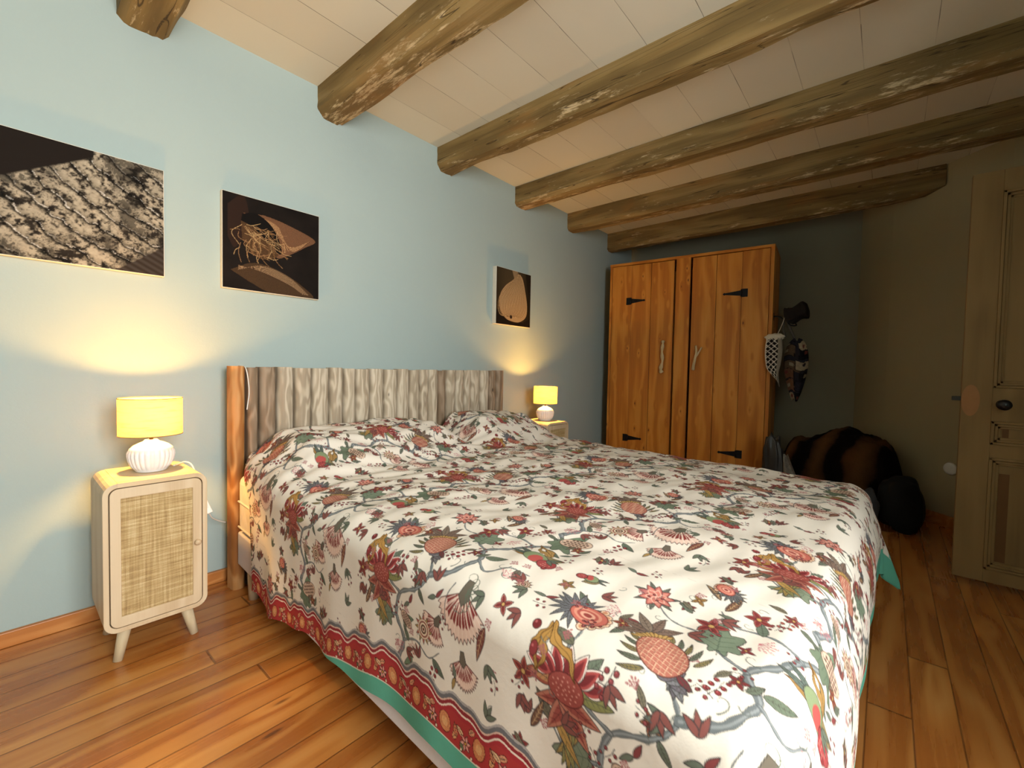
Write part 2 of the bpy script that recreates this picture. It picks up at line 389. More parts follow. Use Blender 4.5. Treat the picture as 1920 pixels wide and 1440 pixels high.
# ------------------------------------------------------------------ painter (numpy raster used as vertex colours)
class Canvas:
    def __init__(s, w, h, res, bg, lattice=None):
        s.w, s.h, s.res = w, h, res; s.nx = int(round(w/res)); s.ny = int(round(h/res))
        s.a = np.zeros((s.ny, s.nx, 3), np.float32); s.a[:] = lin(bg); s.lat = lattice; s.T = (0, 0, 0, 1, 1)
    def xf(s, pts):
        x0, y0, ang, sc, fl = s.T; p = np.asarray(pts, float)*sc; p[:, 0] *= fl; c, n = math.cos(ang), math.sin(ang)
        return np.stack([p[:, 0]*c-p[:, 1]*n+x0, p[:, 0]*n+p[:, 1]*c+y0], 1)
    def _copies(s, p, pad):
        if not s.lat: yield p; return
        lo = p.min(0)-pad; hi = p.max(0)+pad; (ax, ay), (bx, by) = s.lat
        for j in (-1, 0, 1):
            for i in (-2, -1, 0, 1, 2):
                o = np.array([i*ax+j*bx, i*ay+j*by])
                if (lo+o)[0] < s.w and (hi+o)[0] > 0 and (lo+o)[1] < s.h and (hi+o)[1] > 0: yield p+o
    def _box(s, p, pad):
        lo = p.min(0)-pad; hi = p.max(0)+pad
        i0 = max(0, int(lo[0]/s.res)); i1 = min(s.nx, int(hi[0]/s.res)+2); j0 = max(0, int(lo[1]/s.res)); j1 = min(s.ny, int(hi[1]/s.res)+2)
        if i1 <= i0 or j1 <= j0: return None
        X_, Y_ = np.meshgrid((np.arange(i0, i1)+.5)*s.res, (np.arange(j0, j1)+.5)*s.res); return i0, i1, j0, j1, X_, Y_
    def fill(s, pts, c, ol=None, ow=.0008, tex=None):
        P0 = s.xf(pts)
        for p in s._copies(P0, .002):
            b = s._box(p, .002)
            if b is None: continue
            i0, i1, j0, j1, X_, Y_ = b; ins = np.zeros(X_.shape, bool); n = len(p)
            for k in range(n):
                xa, ya = p[k]; xb, yb = p[(k+1) % n]
                if ya == yb: continue
                ins ^= ((ya > Y_) != (yb > Y_)) & (X_ < (xb-xa)*(Y_-ya)/(yb-ya)+xa)
            v = s.a[j0:j1, i0:i1]; cc = np.array(lin(c), np.float32)
            if tex is not None: v[ins] = cc*(1+tex*(rng.random(int(ins.sum()))[:, None]-.5).astype(np.float32))
            else: v[ins] = cc
        if ol: s._stroke(np.vstack([P0, P0[:1]]), ow, ol)
    def stroke(s, pts, wd, c): s._stroke(s.xf(pts), np.asarray(wd)*s.T[3], c)
    def _stroke(s, P0, wd, c):
        wd = np.broadcast_to(np.asarray(wd, float), (len(P0),)); cc = np.array(lin(c), np.float32)
        for p in s._copies(P0, wd.max()):
            for k in range(len(p)-1):
                q = p[k:k+2]; b = s._box(q, max(wd[k], wd[k+1]))
                if b is None: continue
                i0, i1, j0, j1, X_, Y_ = b; d = q[1]-q[0]; L = d@d+1e-12
                t = np.clip(((X_-q[0, 0])*d[0]+(Y_-q[0, 1])*d[1])/L, 0, 1)
                D = np.hypot(X_-q[0, 0]-t*d[0], Y_-q[0, 1]-t*d[1]); s.a[j0:j1, i0:i1][D < (wd[k]*(1-t)+wd[k+1]*t)] = cc
def cr(pts, n=8):
    p = np.asarray(pts, float); q = np.vstack([2*p[0]-p[1], p, 2*p[-1]-p[-2]]); out = []
    for i in range(1, len(q)-2):
        for t in np.linspace(0, 1, n, endpoint=False):
            a, b_, c, d = q[i-1:i+3]; out.append(.5*((2*b_)+(-a+c)*t+(2*a-5*b_+4*c-d)*t*t+(-a+3*b_-3*c+d)*t**3))
    out.append(p[-1]); return np.array(out)
def leafpts(L, W, bend=0., k=.8, n=14, tip=1.0):
    t = np.linspace(0, 1, n); w_ = W/2*np.sin(np.pi*t**k)**.85*(1-.15*t); cx = t*L; cy = bend*L*t*t
    return np.vstack([np.stack([cx, cy+w_], 1), np.stack([cx, cy-w_], 1)[::-1]]), np.stack([cx, cy], 1)
INK = '#3d3a3a'
def at(C, x, y, ang=0, sc=1, fl=1): C.T = (x, y, math.radians(ang), sc, fl)
def leaf(C, x, y, ang, L, W, c, bend=.15, vein='#4a4a40', inset=None, ol=INK, rough_=0):
    at(C, x, y, ang); P_, mid = leafpts(L, W, bend)
    if rough_: P_ = P_+np.stack([0*P_[:, 0], np.where(np.arange(len(P_)) % 2 == 0, rough_, -rough_)*np.sign(P_[:, 1]-0)], 1)
    C.fill(P_, c, ol, .0007)
    if inset: q, _ = leafpts(L*.78, W*.6, bend); C.fill(q+[L*.08, 0], inset)
    if vein:
        C.stroke(mid[1:-1], .0005, vein)
        for i in range(3, len(mid)-3, 2):
            for s_ in (1, -1): C.stroke([mid[i], mid[i]+[L*.09, s_*W*.27]], .00035, vein)
def circ(r, n=18, cx=0, cy=0, ry=None):
    a = np.linspace(0, 2*np.pi, n, endpoint=False); return np.stack([cx+r*np.cos(a), cy+(ry or r)*np.sin(a)], 1)
def stem(C, pts, w0, w1, c='#6c7376', ol='#3f4446', hi='#8b9294'):
    at(C, 0, 0); p = cr(pts, 7); n = len(p); k = np.linspace(w0, w1, n); wob = 1+.22*np.sin(np.arange(n)*1.7)
    C.stroke(p, k*wob, ol); C.stroke(p, np.maximum(k*wob-.0007, .0002), c)
    if w0 > .002: C.stroke(p+[k.max()*.25, k.max()*.15], k*.3, hi)
def curl(C, x, y, ang, L, c='#5d6a5c', fl=1, w0=.0012):
    at(C, x, y, ang, 1, fl); t = np.linspace(0, 1, 14); th = t*t*4.4
    p = np.stack([np.cumsum(np.cos(th))*L/14, np.cumsum(np.sin(th))*L/14], 1); C.stroke(p, np.linspace(w0, .0004, 14), c)
def berry(C, x, y, r, c='#8d2b2e', ry=None):
    at(C, x, y); C.fill(circ(r, 16, ry=ry), c, '#3c1a1a', .0006); C.fill(circ(r*.3, 8, -r*.35, r*.35), '#c2585a')
def cluster(C, x, y, ang, n, c='#8d2b2e', r=.0045):
    a = math.radians(ang); L = n*.0065; ex = x+math.cos(a)*L; ey = y+math.sin(a)*L; stem(C, [(x, y), ((x+ex)/2+.003, (y+ey)/2), (ex, ey)], .0008, .0005)
    for i in range(n):
        t = (i+1)/n*L; s_ = (-1)**i; berry(C, x+math.cos(a)*t-math.sin(a)*.007*s_, y+math.sin(a)*t+math.cos(a)*.007*s_, r*(1-.25*i/n), c)
def sprig(C, x, y, ang, c='#c8606e', n=7, L=.03):
    for i in range(n):
        a = math.radians(ang+(i-(n-1)/2)*20); l = L*(.7+.3*((i*37) % 5)/5)
        at(C, 0, 0); e = (x+l*math.cos(a), y+l*math.sin(a)); C.stroke([(x, y), e], .0005, c)
        for q in (.6, .85, 1.): C.fill(circ(.0014, 7, x+l*q*math.cos(a+.1), y+l*q*math.sin(a+.1)), c)
def pineapple(C, x, y, ang=90):
    A = math.radians(ang)
    def loc(u, v): return x+u*math.cos(A)-v*math.sin(A), y+u*math.sin(A)+v*math.cos(A)
    for k in range(-3, 4):                                    # grey sepals below
        px, py = loc(-.036, k*.007); leaf(C, px, py, ang+180+k*24, .042-.003*abs(k), .017, '#6d6570' if k % 2 else '#7b7a80', .1*k/3)
    leaf(C, *loc(-.04, -.008), ang+190, .03, .012, '#7a2f38')
    for k in range(5):                                        # side leaves
        for s_ in (1, -1):
            px, py = loc(-.026+k*.013, s_*.036*math.sqrt(max(.1, 1-(k/5.5)**2)))
            leaf(C, px, py, ang+s_*(78-k*12), .040-.003*k, .009, '#8d7c44' if (k+s_) % 2 else '#68705c', -.22*s_)
    at(C, x, y, ang); a = np.linspace(0, 2*np.pi, 34, endpoint=False); body = np.stack([.043*np.cos(a), .037*np.sin(a)], 1)
    C.fill(body, '#b56450', '#5a2f26', .0009, tex=.25)
    for d in np.linspace(-.07, .07, 15):
        for s_ in (1, -1):
            t = np.linspace(-.045, .045, 30); L = np.stack([t, s_*t*.8+d], 1); ok = (L[:, 0]/.042)**2+(L[:, 1]/.036)**2 < 1; L = L[ok]
            if len(L) > 1: C.stroke(L, .00065, '#e2b48c'); C.stroke(L+[.0011, 0], .0004, '#8a4438')
    for k in range(-4, 5):                                    # ochre ruff and crown
        px, py = loc(.038, k*.0042); leaf(C, px, py, ang+k*17, .020, .007, '#b98f3e', 0, vein=None, ol='#6a4c1c')
    for k in (-2, 2, -1, 1, 0):
        px, py = loc(.052, k*.003); leaf(C, px, py, ang-k*-34, .062-.006*abs(k), .019, '#7b6254' if k else '#857262', .22*(k/2), vein='#43372f')
def lily(C, x, y, ang=90, sc=1.0):
    A = math.radians(ang)
    def loc(u, v): return x+(u*math.cos(A)-v*math.sin(A))*sc, y+(u*math.sin(A)+v*math.cos(A))*sc
    for k, c in ((-2, '#a8893a'), (-1, '#8e8a4a'), (0, '#a8893a'), (1, '#8e8a4a'), (2, '#b58a34')):
        leaf(C, *loc(-.035, k*.012), ang+180-k*-14, .075*sc, .016*sc, c, .08*k, vein='#6b5a28')
    for k in (-2, -1, 1, 2):
        leaf(C, *loc(-.004, k*.010), ang+180+k*30, .078*sc, .030*sc, '#b86a52', .1*k, vein='#5a241e', inset='#9a4238')
    leaf(C, *loc(0, .02), ang+75, .05*sc, .026*sc, '#a8513a', .2, inset='#c98a4e'); leaf(C, *loc(.0, -.02), ang-80, .055*sc, .022*sc, '#8a8a48', -.1)
    leaf(C, *loc(.02, -.02), ang-45, .045*sc, .022*sc, '#6d7a66', .1)
    for k in range(-3, 4):
        leaf(C, *loc(.012, k*.009), ang+k*25, .045*sc, .024*sc, '#f0ded2', 0, vein=None); leaf(C, *loc(.012, k*.009), ang+k*25, .040*sc, .018*sc, '#b23f3c', 0, vein=None, ol='#b23f3c', inset='#7e2428')
    at(C, *loc(0, 0), ang, sc); C.fill(circ(.021, 20, ry=.030), '#a04238', '#5c201c', .0008, tex=.5)
    for k in range(26):
        a = k*2.4; r_ = .004*math.sqrt(k); C.fill(circ(.0014, 7, r_*.8*math.cos(a), r_*1.2*math.sin(a)), '#d98a76')
def carnation(C, x, y, ang=270, sc=1.0):
    at(C, x, y, ang, sc); n = 34; th = np.linspace(-1.15, 1.15, n); r_ = .070*(1-.12*np.abs(th))*(1+.06*np.where(np.arange(n) % 2, 1, -1))
    fan = np.vstack([[[0, 0]], np.stack([r_*np.cos(th), r_*np.sin(th)*.9], 1)]); C.fill(fan, '#e6c3b0', '#5a2a26', .0009)
    for k in np.linspace(-1, 1, 7):
        a0, a1 = k-.15, k+.15; rr = .052 if abs(k) < .9 else .045
        C.fill([(.012*math.cos(k), .012*math.sin(k)), (.04*math.cos(a0), .04*math.sin(a0)*.9), (rr*math.cos(a0+.03), rr*math.sin(a0+.03)*.9), (rr*.9*math.cos(k), rr*.9*math.sin(k)*.9), (rr*math.cos(a1-.03), rr*math.sin(a1-.03)*.9), (.04*math.cos(a1), .04*math.sin(a1)*.9)], '#8e2f2a')
    for k in np.linspace(-1.05, 1.05, 13): C.stroke([(.02*math.cos(k), .02*math.sin(k)), (.064*math.cos(k), .064*math.sin(k)*.9)], .00045, '#f2dccb')
    C.fill([(-.018, -.006), (-.018, .006), (.008, .012), (.02, 0), (.008, -.012)], '#6b6152', INK)
    if sc > .8:
        for s_ in (1, -1):
            for q in (0, 1, 2): curl(C, x, y, ang+180-s_*(30+q*30), (.055-q*.008)*sc, '#5f6a58', s_, .0014)
def tulip(C, x, y, ang=0, sc=1.0):
    for k in range(-4, 5): leaf(C, x, y, ang+180-k*26, (.040+.004*(k % 2))*sc, .011*sc, '#6f7078', .12*(1 if k > 0 else -1))
    for k in (-3, 3, -2, 2): leaf(C, x, y, ang+k*24, .046*sc, .010*sc, '#6f7078', -.15*(k/3))
    at(C, x, y, ang, sc)
    for k in range(-3, 4):
        C.fill(circ(.0072, 14, .052-.0022*k*k, k*.0088), '#e8c4a0', '#6a342a', .0008); C.fill(circ(.004, 10, .052-.0022*k*k, k*.0088), '#cf8a5e')
    C.fill(circ(.029, 26, .024, 0, ry=.023), '#c9604e', '#6a2c26', .0009); 
    for i, c in enumerate(('#d98a6e', '#b84c40', '#e0a084', '#9c3a34')): C.fill(circ(.022-.005*i, 20, .022, 0, ry=.017-.004*i), c)
def ribbons(C, x, y, ang, c='#b88524'):
    for k, (L, b_) in enumerate(((.085, .25), (.075, -.3), (.095, .05))):
        at(C, x, y, ang+(k-1)*34); t = np.linspace(0, 1, 22); w_ = .0075*np.sin(np.pi*t**.7)+.0006; cx = t*L; cy = b_*L*t*t+.006*np.sin(t*9+k)
        C.fill(np.vstack([np.stack([cx, cy+w_*(1+.3*np.sin(t*25))], 1), np.stack([cx, cy-w_*(1+.3*np.cos(t*22))], 1)[::-1]]), c, '#5c3c10', .0008)
        C.stroke(np.stack([cx, cy], 1)[1:-1], .0006, '#7a5414')
def monstera(C, x, y, ang, sc=1.0, c='#6f8068'):
    at(C, x, y, ang, sc); n = 40; t = np.linspace(0, 2*np.pi, n); r_ = (.042+.010*np.cos(t*7))*(1+.35*np.cos(t)); p = np.stack([.04+r_*np.cos(t)*1.1, r_*np.sin(t)*.85], 1)
    C.fill(p, c, INK, .0008, tex=.18); C.stroke([(0, 0), (.08, 0)], .0008, '#4a5a48')
    for s_ in (1, -1):
        for q in range(4): C.stroke([(.012+q*.017, 0), (.026+q*.017, s_*.024)], .0006, '#4a5a48')
def cone(C, x, y, ang, sc=1.0):
    leaf(C, x-.01*sc, y-.01*sc, ang+35, .08*sc, .035*sc, '#6f8a6c', .15); leaf(C, x, y, ang-40, .06*sc, .028*sc, '#76806a', -.15)
    at(C, x, y, ang, sc); C.fill(circ(.042, 26, .02, 0, ry=.024), '#cfae94', '#4a3026', .0009)
    for i in range(-4, 5):
        for j in range(-2, 3):
            px, py = .02+i*.0098+(j % 2)*.0049, j*.0095
            if ((px-.02)/.038)**2+(py/.021)**2 < 1: C.fill(circ(.0036, 9, px, py, ry=.0032), '#6e4c40', '#432c26', .0004)
def fruitbird(C, x, y, ang, sc=1.0):
    leaf(C, x, y, ang+150, .04*sc, .012*sc, '#5a6a62', .2); leaf(C, x, y, ang+200, .045*sc, .012*sc, '#5a6a62', -.2); leaf(C, x+.01, y, ang+20, .06*sc, .03*sc, '#8a7a4a', .1)
    at(C, x, y, ang, sc); C.fill(circ(.026, 22, .014, 0, ry=.020), '#7f9064', INK, .0009, tex=.25); C.fill(circ(.012, 16, .018, -.004, ry=.016), '#b8443e'); C.fill(circ(.019, 20, .046, -.004, ry=.016), '#a53a3c', '#4a1a1c', .0009, tex=.5)
    for k in range(9): C.fill(circ(.0015, 6, .04+.005*(k % 4), -.012+.006*(k//3)), '#dc8a74')
def star(C, x, y, ang, sc=1.0, c='#b04a40', n=5, c2='#7c2a2a'):
    for k in range(n): leaf(C, x, y, ang+k*360/n, .026*sc, .014*sc, c, .1, vein=None, inset=c2)
    at(C, x, y, 0, sc); C.fill(circ(.005, 10), '#c89a48', '#5a2a20')
def medal(C, x, y, sc=1.0):
    for k in range(12): leaf(C, x, y, k*30, .036*sc, .012*sc, '#b85a48' if k % 2 else '#a8843c', .1, vein=None)
    at(C, x, y, 0, sc)
    for r_, c in ((.024, '#e2c4a4'), (.019, '#a84a40'), (.016, '#ead4b4'), (.011, '#6a4a3a'), (.007, '#e6c8a8'), (.0035, '#7c2a2a')): C.fill(circ(r_, 22), c, '#5a342a', .0005)
def dahlia(C, x, y, ang, sc=1.0):
    for k in range(7): leaf(C, x, y, ang+k*51, .044*sc, .012*sc, '#6a7064', .1)
    for k in range(9): leaf(C, x, y, ang+k*40, .034*sc, .018*sc, '#b6524a', .05, vein=None, inset='#d07e6c')
    for k in range(6): leaf(C, x, y, ang+20+k*60, .020*sc, .014*sc, '#c86a5a', 0, vein=None, ol='#e8b8a0')
def feather(C, x, y, ang, L=.08, c='#6e4a38'): leaf(C, x, y, ang, L, L*.27, c, .12, vein='#c9a06a')
def paint_tile():
    LA = (.53, 0.); LB = (.21, .55)
    C = Canvas(.53, .55, .00055, '#e6ddcf', (LA, LB))
    O = (.26, .30)                                          # the pineapple sits here
    def q(x, y): return O[0]+x, O[1]+y
    # trunk, running on into the next repeat above, and its boughs
    stem(C, [q(-.045, -.30), q(-.02, -.245), q(-.05, -.20), q(-.035, -.145), q(.025, -.115), q(.052, -.08), q(.03, -.045)], .0068, .003)
    stem(C, [q(.052, -.08), q(.105, -.055), q(.13, .0), q(.105, .045), q(.135, .095), q(.16, .15), q(.20, .20), q(.165, .25)], .006, .0062)
    stem(C, [q(.13, .0), q(.17, -.02), q(.20, .02), q(.245, .03)], .0034, .0014)
    stem(C, [q(.105, .045), q(.06, .065), q(.02, .10), q(-.03, .105), q(-.07, .14)], .0036, .0012)
    stem(C, [q(.16, .15), q(.10, .165), q(.055, .155), q(.03, .185)], .0034, .0012)
    stem(C, [q(-.035, -.145), q(-.085, -.125), q(-.125, -.075), q(-.12, -.03), q(-.15, .02)], .004, .0014)
    stem(C, [q(-.05, -.20), q(-.11, -.215), q(-.15, -.185), q(-.2, -.2)], .0034, .001)
    stem(C, [q(-.02, -.245), q(.03, -.225), q(.075, -.24), q(.11, -.215)], .003, .001)
    stem(C, [q(.20, .20), q(.24, .18), q(.27, .2)], .003, .001)
    for (x, y, a, L, f) in ((.09, -.05, 40, .05, 1), (.12, .07, 10, .05, -1), (-.1, -.1, 150, .045, 1), (-.12, -.2, 230, .05, -1), (.14, .12, -20, .055, 1), (.06, .16, 120, .045, 1), (-.03, .1, 60, .04, -1), (.2, .0, -60, .045, 1), (.04, -.23, 60, .04, 1), (.2, .03, 80, .05, -1), (-.06, .13, 200, .045, 1), (.05, -.1, -60, .05, -1)):
        curl(C, *q(x, y), a, L, '#5f6a64', f)
    monstera(C, *q(.06, .055), 100, .85); monstera(C, *q(.165, .235), -40, .8, '#66765e'); monstera(C, *q(-.06, -.2), 200, .7, '#748068')
    for (x, y, a, L, c) in ((.13, .02, 20, .05, '#66745f'), (-.09, -.12, 210, .05, '#5f6e5c'), (-.12, -.06, 160, .045, '#6a6a52'), (.1, .16, 100, .045, '#6a7a66'), (.19, .16, -30, .05, '#5e6c5c'), (-.14, -.19, 120, .05, '#6c6450'), (.09, -.235, -40, .045, '#5f6e5c'), (.22, .03, -80, .04, '#6e6456'), (.0, -.24, 120, .035, '#6a7a66'), (-.15, .03, 130, .045, '#5f6e5c')):
        leaf(C, *q(x, y), a, L, L*.42, c, .15)
    for (x, y, a, L) in ((.035, .19, 70, .06), (.235, -.11, 250, .07), (-.18, -.22, 60, .06), (.15, -.085, 280, .055), (.02, .215, 130, .05)): feather(C, *q(x, y), a, L, ('#6e4a38', '#7c4038', '#6a5240')[int(L*1000) % 3])
    lily(C, *q(-.115, -.125), 95, 1.12)
    carnation(C, *q(.165, -.075), 270, 1.28); carnation(C, *q(.10, -.155), 235, .8); carnation(C, *q(.18, -.195), 280, .8)
    stem(C, [q(.13, -.07), q(.12, -.1), q(.125, -.15)], .0012, .001)
    tulip(C, *q(-.16, .01), -8, 1.2); tulip(C, *q(.03, .245), 150, .62)
    ribbons(C, *q(-.17, -.045), -75); ribbons(C, *q(.235, .115), 160, '#a8803a')
    cone(C, *q(.20, .23), 20, .95); cone(C, *q(-.02, -.19), -30, .55)
    fruitbird(C, *q(.185, .105), -8, 1.2); fruitbird(C, *q(-.185, .115), 200, .6)
    dahlia(C, *q(-.075, .15), 20, 1.0); star(C, *q(.03, .13), 15, 1.1); star(C, *q(.085, .205), 50, .9); star(C, *q(-.2, -.14), 10, 1.0, '#b85a44')
    medal(C, *q(.055, -.19), .85); medal(C, *q(.255, .0), .5); star(C, *q(.255, -.06), 30, .8, '#c06a5c', 4); star(C, *q(-.215, .06), 0, .7, '#a8843c', 5, '#8a6a2c')
    star(C, *q(-.01, .19), 40, .6, '#b58a3c', 4, '#8a6228'); star(C, *q(.09, .10), 70, .55, '#b04a52', 4)
    cluster(C, *q(.075, -.03), 75, 6); cluster(C, *q(-.045, -.06), 250, 7, '#8d3a3e'); cluster(C, *q(.10, -.245), 250, 5); cluster(C, *q(.12, .2), 80, 5, '#a84a3c', .0036)
    berry(C, *q(-.195, -.06), .0085, '#7e2629'); berry(C, *q(-.185, -.095), .008, '#8d2b2e', .012); berry(C, *q(.245, .075), .006, '#8d2b2e')
    sprig(C, *q(.10, .135), -20); sprig(C, *q(-.10, .06), 200); sprig(C, *q(.21, -.01), 70); sprig(C, *q(-.045, -.255), 300); sprig(C, *q(.02, -.26), 80, '#a8504a')
    for (x, y, a) in ((-.06, .05, 20), (.25, .17, 60), (-.22, .0, 30), (.0, -.155, 60), (.16, -.24, 100), (-.14, .2, 0), (.09, -.11, 45)):
        for k in (0, 1): leaf(C, *q(x, y), a+k*150, .026, .010, ('#8a3a3a', '#6a7464', '#a8843c')[(k+int(a)) % 3], .1, vein=None)
    for (x, y, a, s_) in ((-.08, .03, 200, .7), (.10, .02, 10, .6), (-.02, .16, 100, .6), (.24, .21, 20, .7), (-.22, .2, 60, .8), (.02, -.10, 260, .6), (.13, .24, 300, .6), (-.2, -.26, 90, .7)):
        star(C, *q(x, y), a, s_, ('#a8524a', '#8d3a3a', '#b0763a')[int(a) % 3]); leaf(C, *q(x+.012, y-.012), a+40, .034, .013, '#66705e'); leaf(C, *q(x-.012, y+.012), a+220, .030, .011, '#7a7058')
    for i in range(92):
        x, y = rng.random()*.53-.26, rng.random()*.55-.30; a = rng.random()*360; kind = i % 4
        if kind == 0: curl(C, *q(x, y), a, .03, '#68706a', 1 if i % 8 else -1, .0009)
        elif kind == 1:
            for k in (0, 35, -35): leaf(C, *q(x, y), a+k, .030, .011, ('#66705e', '#8a4a42', '#8a7a4a', '#6a6058')[i % 4 if i % 3 else 0], .1, vein=None)
        elif kind == 2: cluster(C, *q(x, y), a, 4, '#8d3a3e', .003)
        else: sprig(C, *q(x, y), a, '#a85a5e', 5, .018)
    pineapple(C, *q(0, 0), 132)
    g_ = C.a@np.array([.3, .55, .15], np.float32); C.a = C.a*.80+g_[..., None]*.20
    a = C.a; k = 1                                           # soften to the vertex spacing
    for ax in (0, 1): a = (np.roll(a, 1, ax)+a*2+np.roll(a, -1, ax))/4
    return C, a
TC, TA = paint_tile()
def sample_tile(px, py):
    j = np.floor(py/.55); x = px-.21*j; y = py-.55*j; x = x-.53*np.floor(x/.53)
    fx = x/TC.res; fy = np.clip(y/TC.res, 0, TC.ny-1.001); ix = np.floor(fx).astype(int); iy = np.floor(fy).astype(int); tx = (fx-ix)[..., None]; ty = (fy-iy)[..., None]
    ix0 = ix % TC.nx; ix1 = (ix+1) % TC.nx; iy1 = np.minimum(iy+1, TC.ny-1)
    return ((TA[iy, ix0]*(1-tx)+TA[iy, ix1]*tx)*(1-ty)+(TA[iy1, ix0]*(1-tx)+TA[iy1, ix1]*tx)*ty).astype(np.float32)
def paint_border():
    """one repeat (0.2 x 0.08 m) of the red hem band with its paisley flowers"""
    C = Canvas(.2, .08, .0006, '#a83a3a', ((.2, 0), (0, 9)))
    for x in (.02, .12): 
        at(C, x, .03); C.fill(circ(.017, 22, ry=.02), '#c9855a', '#6a2a24', .0009, tex=.5); C.fill(circ(.009, 16), '#d9a472', tex=.4)
    for (x, y, a, c) in ((.045, .012, 60, '#d8a070'), (.055, .02, 100, '#c77a58'), (.065, .01, 20, '#6a7a58'), (.15, .015, 60, '#d8a070'), (.16, .025, 110, '#c77a58'), (.17, .012, 10, '#5f6e4c'), (.09, .045, 30, '#d99a78'), (.19, .05, 200, '#d99a78'), (.075, .03, 140, '#e0b890'), (.175, .035, 150, '#e0b890')): leaf(C, x, y, a, .026, .013, c, .1, ol='#5a2420')
    for x, y in ((.082, .022), (.182, .022)): star(C, x, y, 10, .65, '#c85a58', 6, '#d8a494'); 
    for x, y in ((.07, .005), (.1, .004), (.165, .004), (.195, .006)): berry(C, x, y, .0035, '#e8dcc0')
    return C.a
BA = paint_border()
def grid_mesh(name, V, colors, mat, parent=None, flip=False):
    ny, nx = V.shape[:2]; me = bpy.data.meshes.new(name); me.vertices.add(nx*ny); me.vertices.foreach_set('co', V.reshape(-1).astype(np.float32))
    i = np.arange((ny-1)*(nx-1)); r_ = i//(nx-1); c_ = i % (nx-1); a = r_*nx+c_; q = np.stack([a, a+1, a+nx+1, a+nx], 1)
    if flip: q = q[:, ::-1]
    n = len(q); me.loops.add(n*4); me.loops.foreach_set('vertex_index', q.reshape(-1).astype(np.int32)); me.polygons.add(n)
    me.polygons.foreach_set('loop_start', np.arange(0, n*4, 4, dtype=np.int32)); me.polygons.foreach_set('loop_total', np.full(n, 4, np.int32))
    me.polygons.foreach_set('use_smooth', np.ones(n, bool)); me.update(calc_edges=True)
    if colors is not None:
        at_ = me.color_attributes.new('print', 'FLOAT_COLOR', 'POINT'); cc = np.ones((nx*ny, 4), np.float32); cc[:, :3] = colors.reshape(-1, 3); at_.data.foreach_set('color', cc.reshape(-1))
    me.validate(); o = bpy.data.objects.new(name, me); COL.objects.link(o); me.materials.append(mat)
    if parent: o.parent = parent
    return o
# ------------------------------------------------------------------ bed
OX, OY = .615, -.145; BW, BL = 1.64, 2.0
WV = np.array([.9998, -.020]); DV = np.array([-.036, -.9993])     # across, towards the foot
base = thing('bed_base', (0, 0, 0), label='white upholstered bed base on round pale legs under the mattress', cat='bed base')
def bedpt(s_, t_): return OX+s_*WV[0]+t_*DV[0], OY+s_*WV[1]+t_*DV[1]
def slab(z0, z1, s0=0., s1=BW, t0=0.0, t1=BL, name='', mat=None, parent=None, bev=.03, cuts=0):
    c = [bedpt(s0, t0), bedpt(s1, t0), bedpt(s1, t1), bedpt(s0, t1)]; b = MB()
    b.add([(x, y, z0) for x, y in c]+[(x, y, z1) for x, y in c], [(0, 3, 2, 1), (4, 5, 6, 7), (0, 1, 5, 4), (1, 2, 6, 5), (2, 3, 7, 6), (3, 0, 4, 7)])
    return b.build(name, mat, parent, bevel=bev, seg=4)
slab(.115, .255, .016, BW-.004, .012, BL-.01, 'upholstered_box', MGREYW, base, .008)
for (s_, t_) in ((.045, .12), (BW-.05, .12), (.2, BL-.2), (BW-.2, BL-.2), (.4, 1.0), (BW-.4, 1.0)):
    x, y = bedpt(s_, t_); MB().tube([(x, y, 0), (x, y, .117)], [.019, .023], 20).build('leg', MLEG, base)
mt = thing('mattress', (0, 0, 0), label='thick white mattress whose quilted side shows between headboard and bedspread', cat='mattress')
slab(.257, .50, .013, BW-.01, .022, BL-.01, 'quilted_body', MTICK, mt, .035)
b = MB(); c = [bedpt(.012, .04), bedpt(.012, BL-.07)]
for z in (.285, .39): b.tube([(x, y, z) for x, y in c], .004, 8)
b.build('piping', MSHEET, mt)
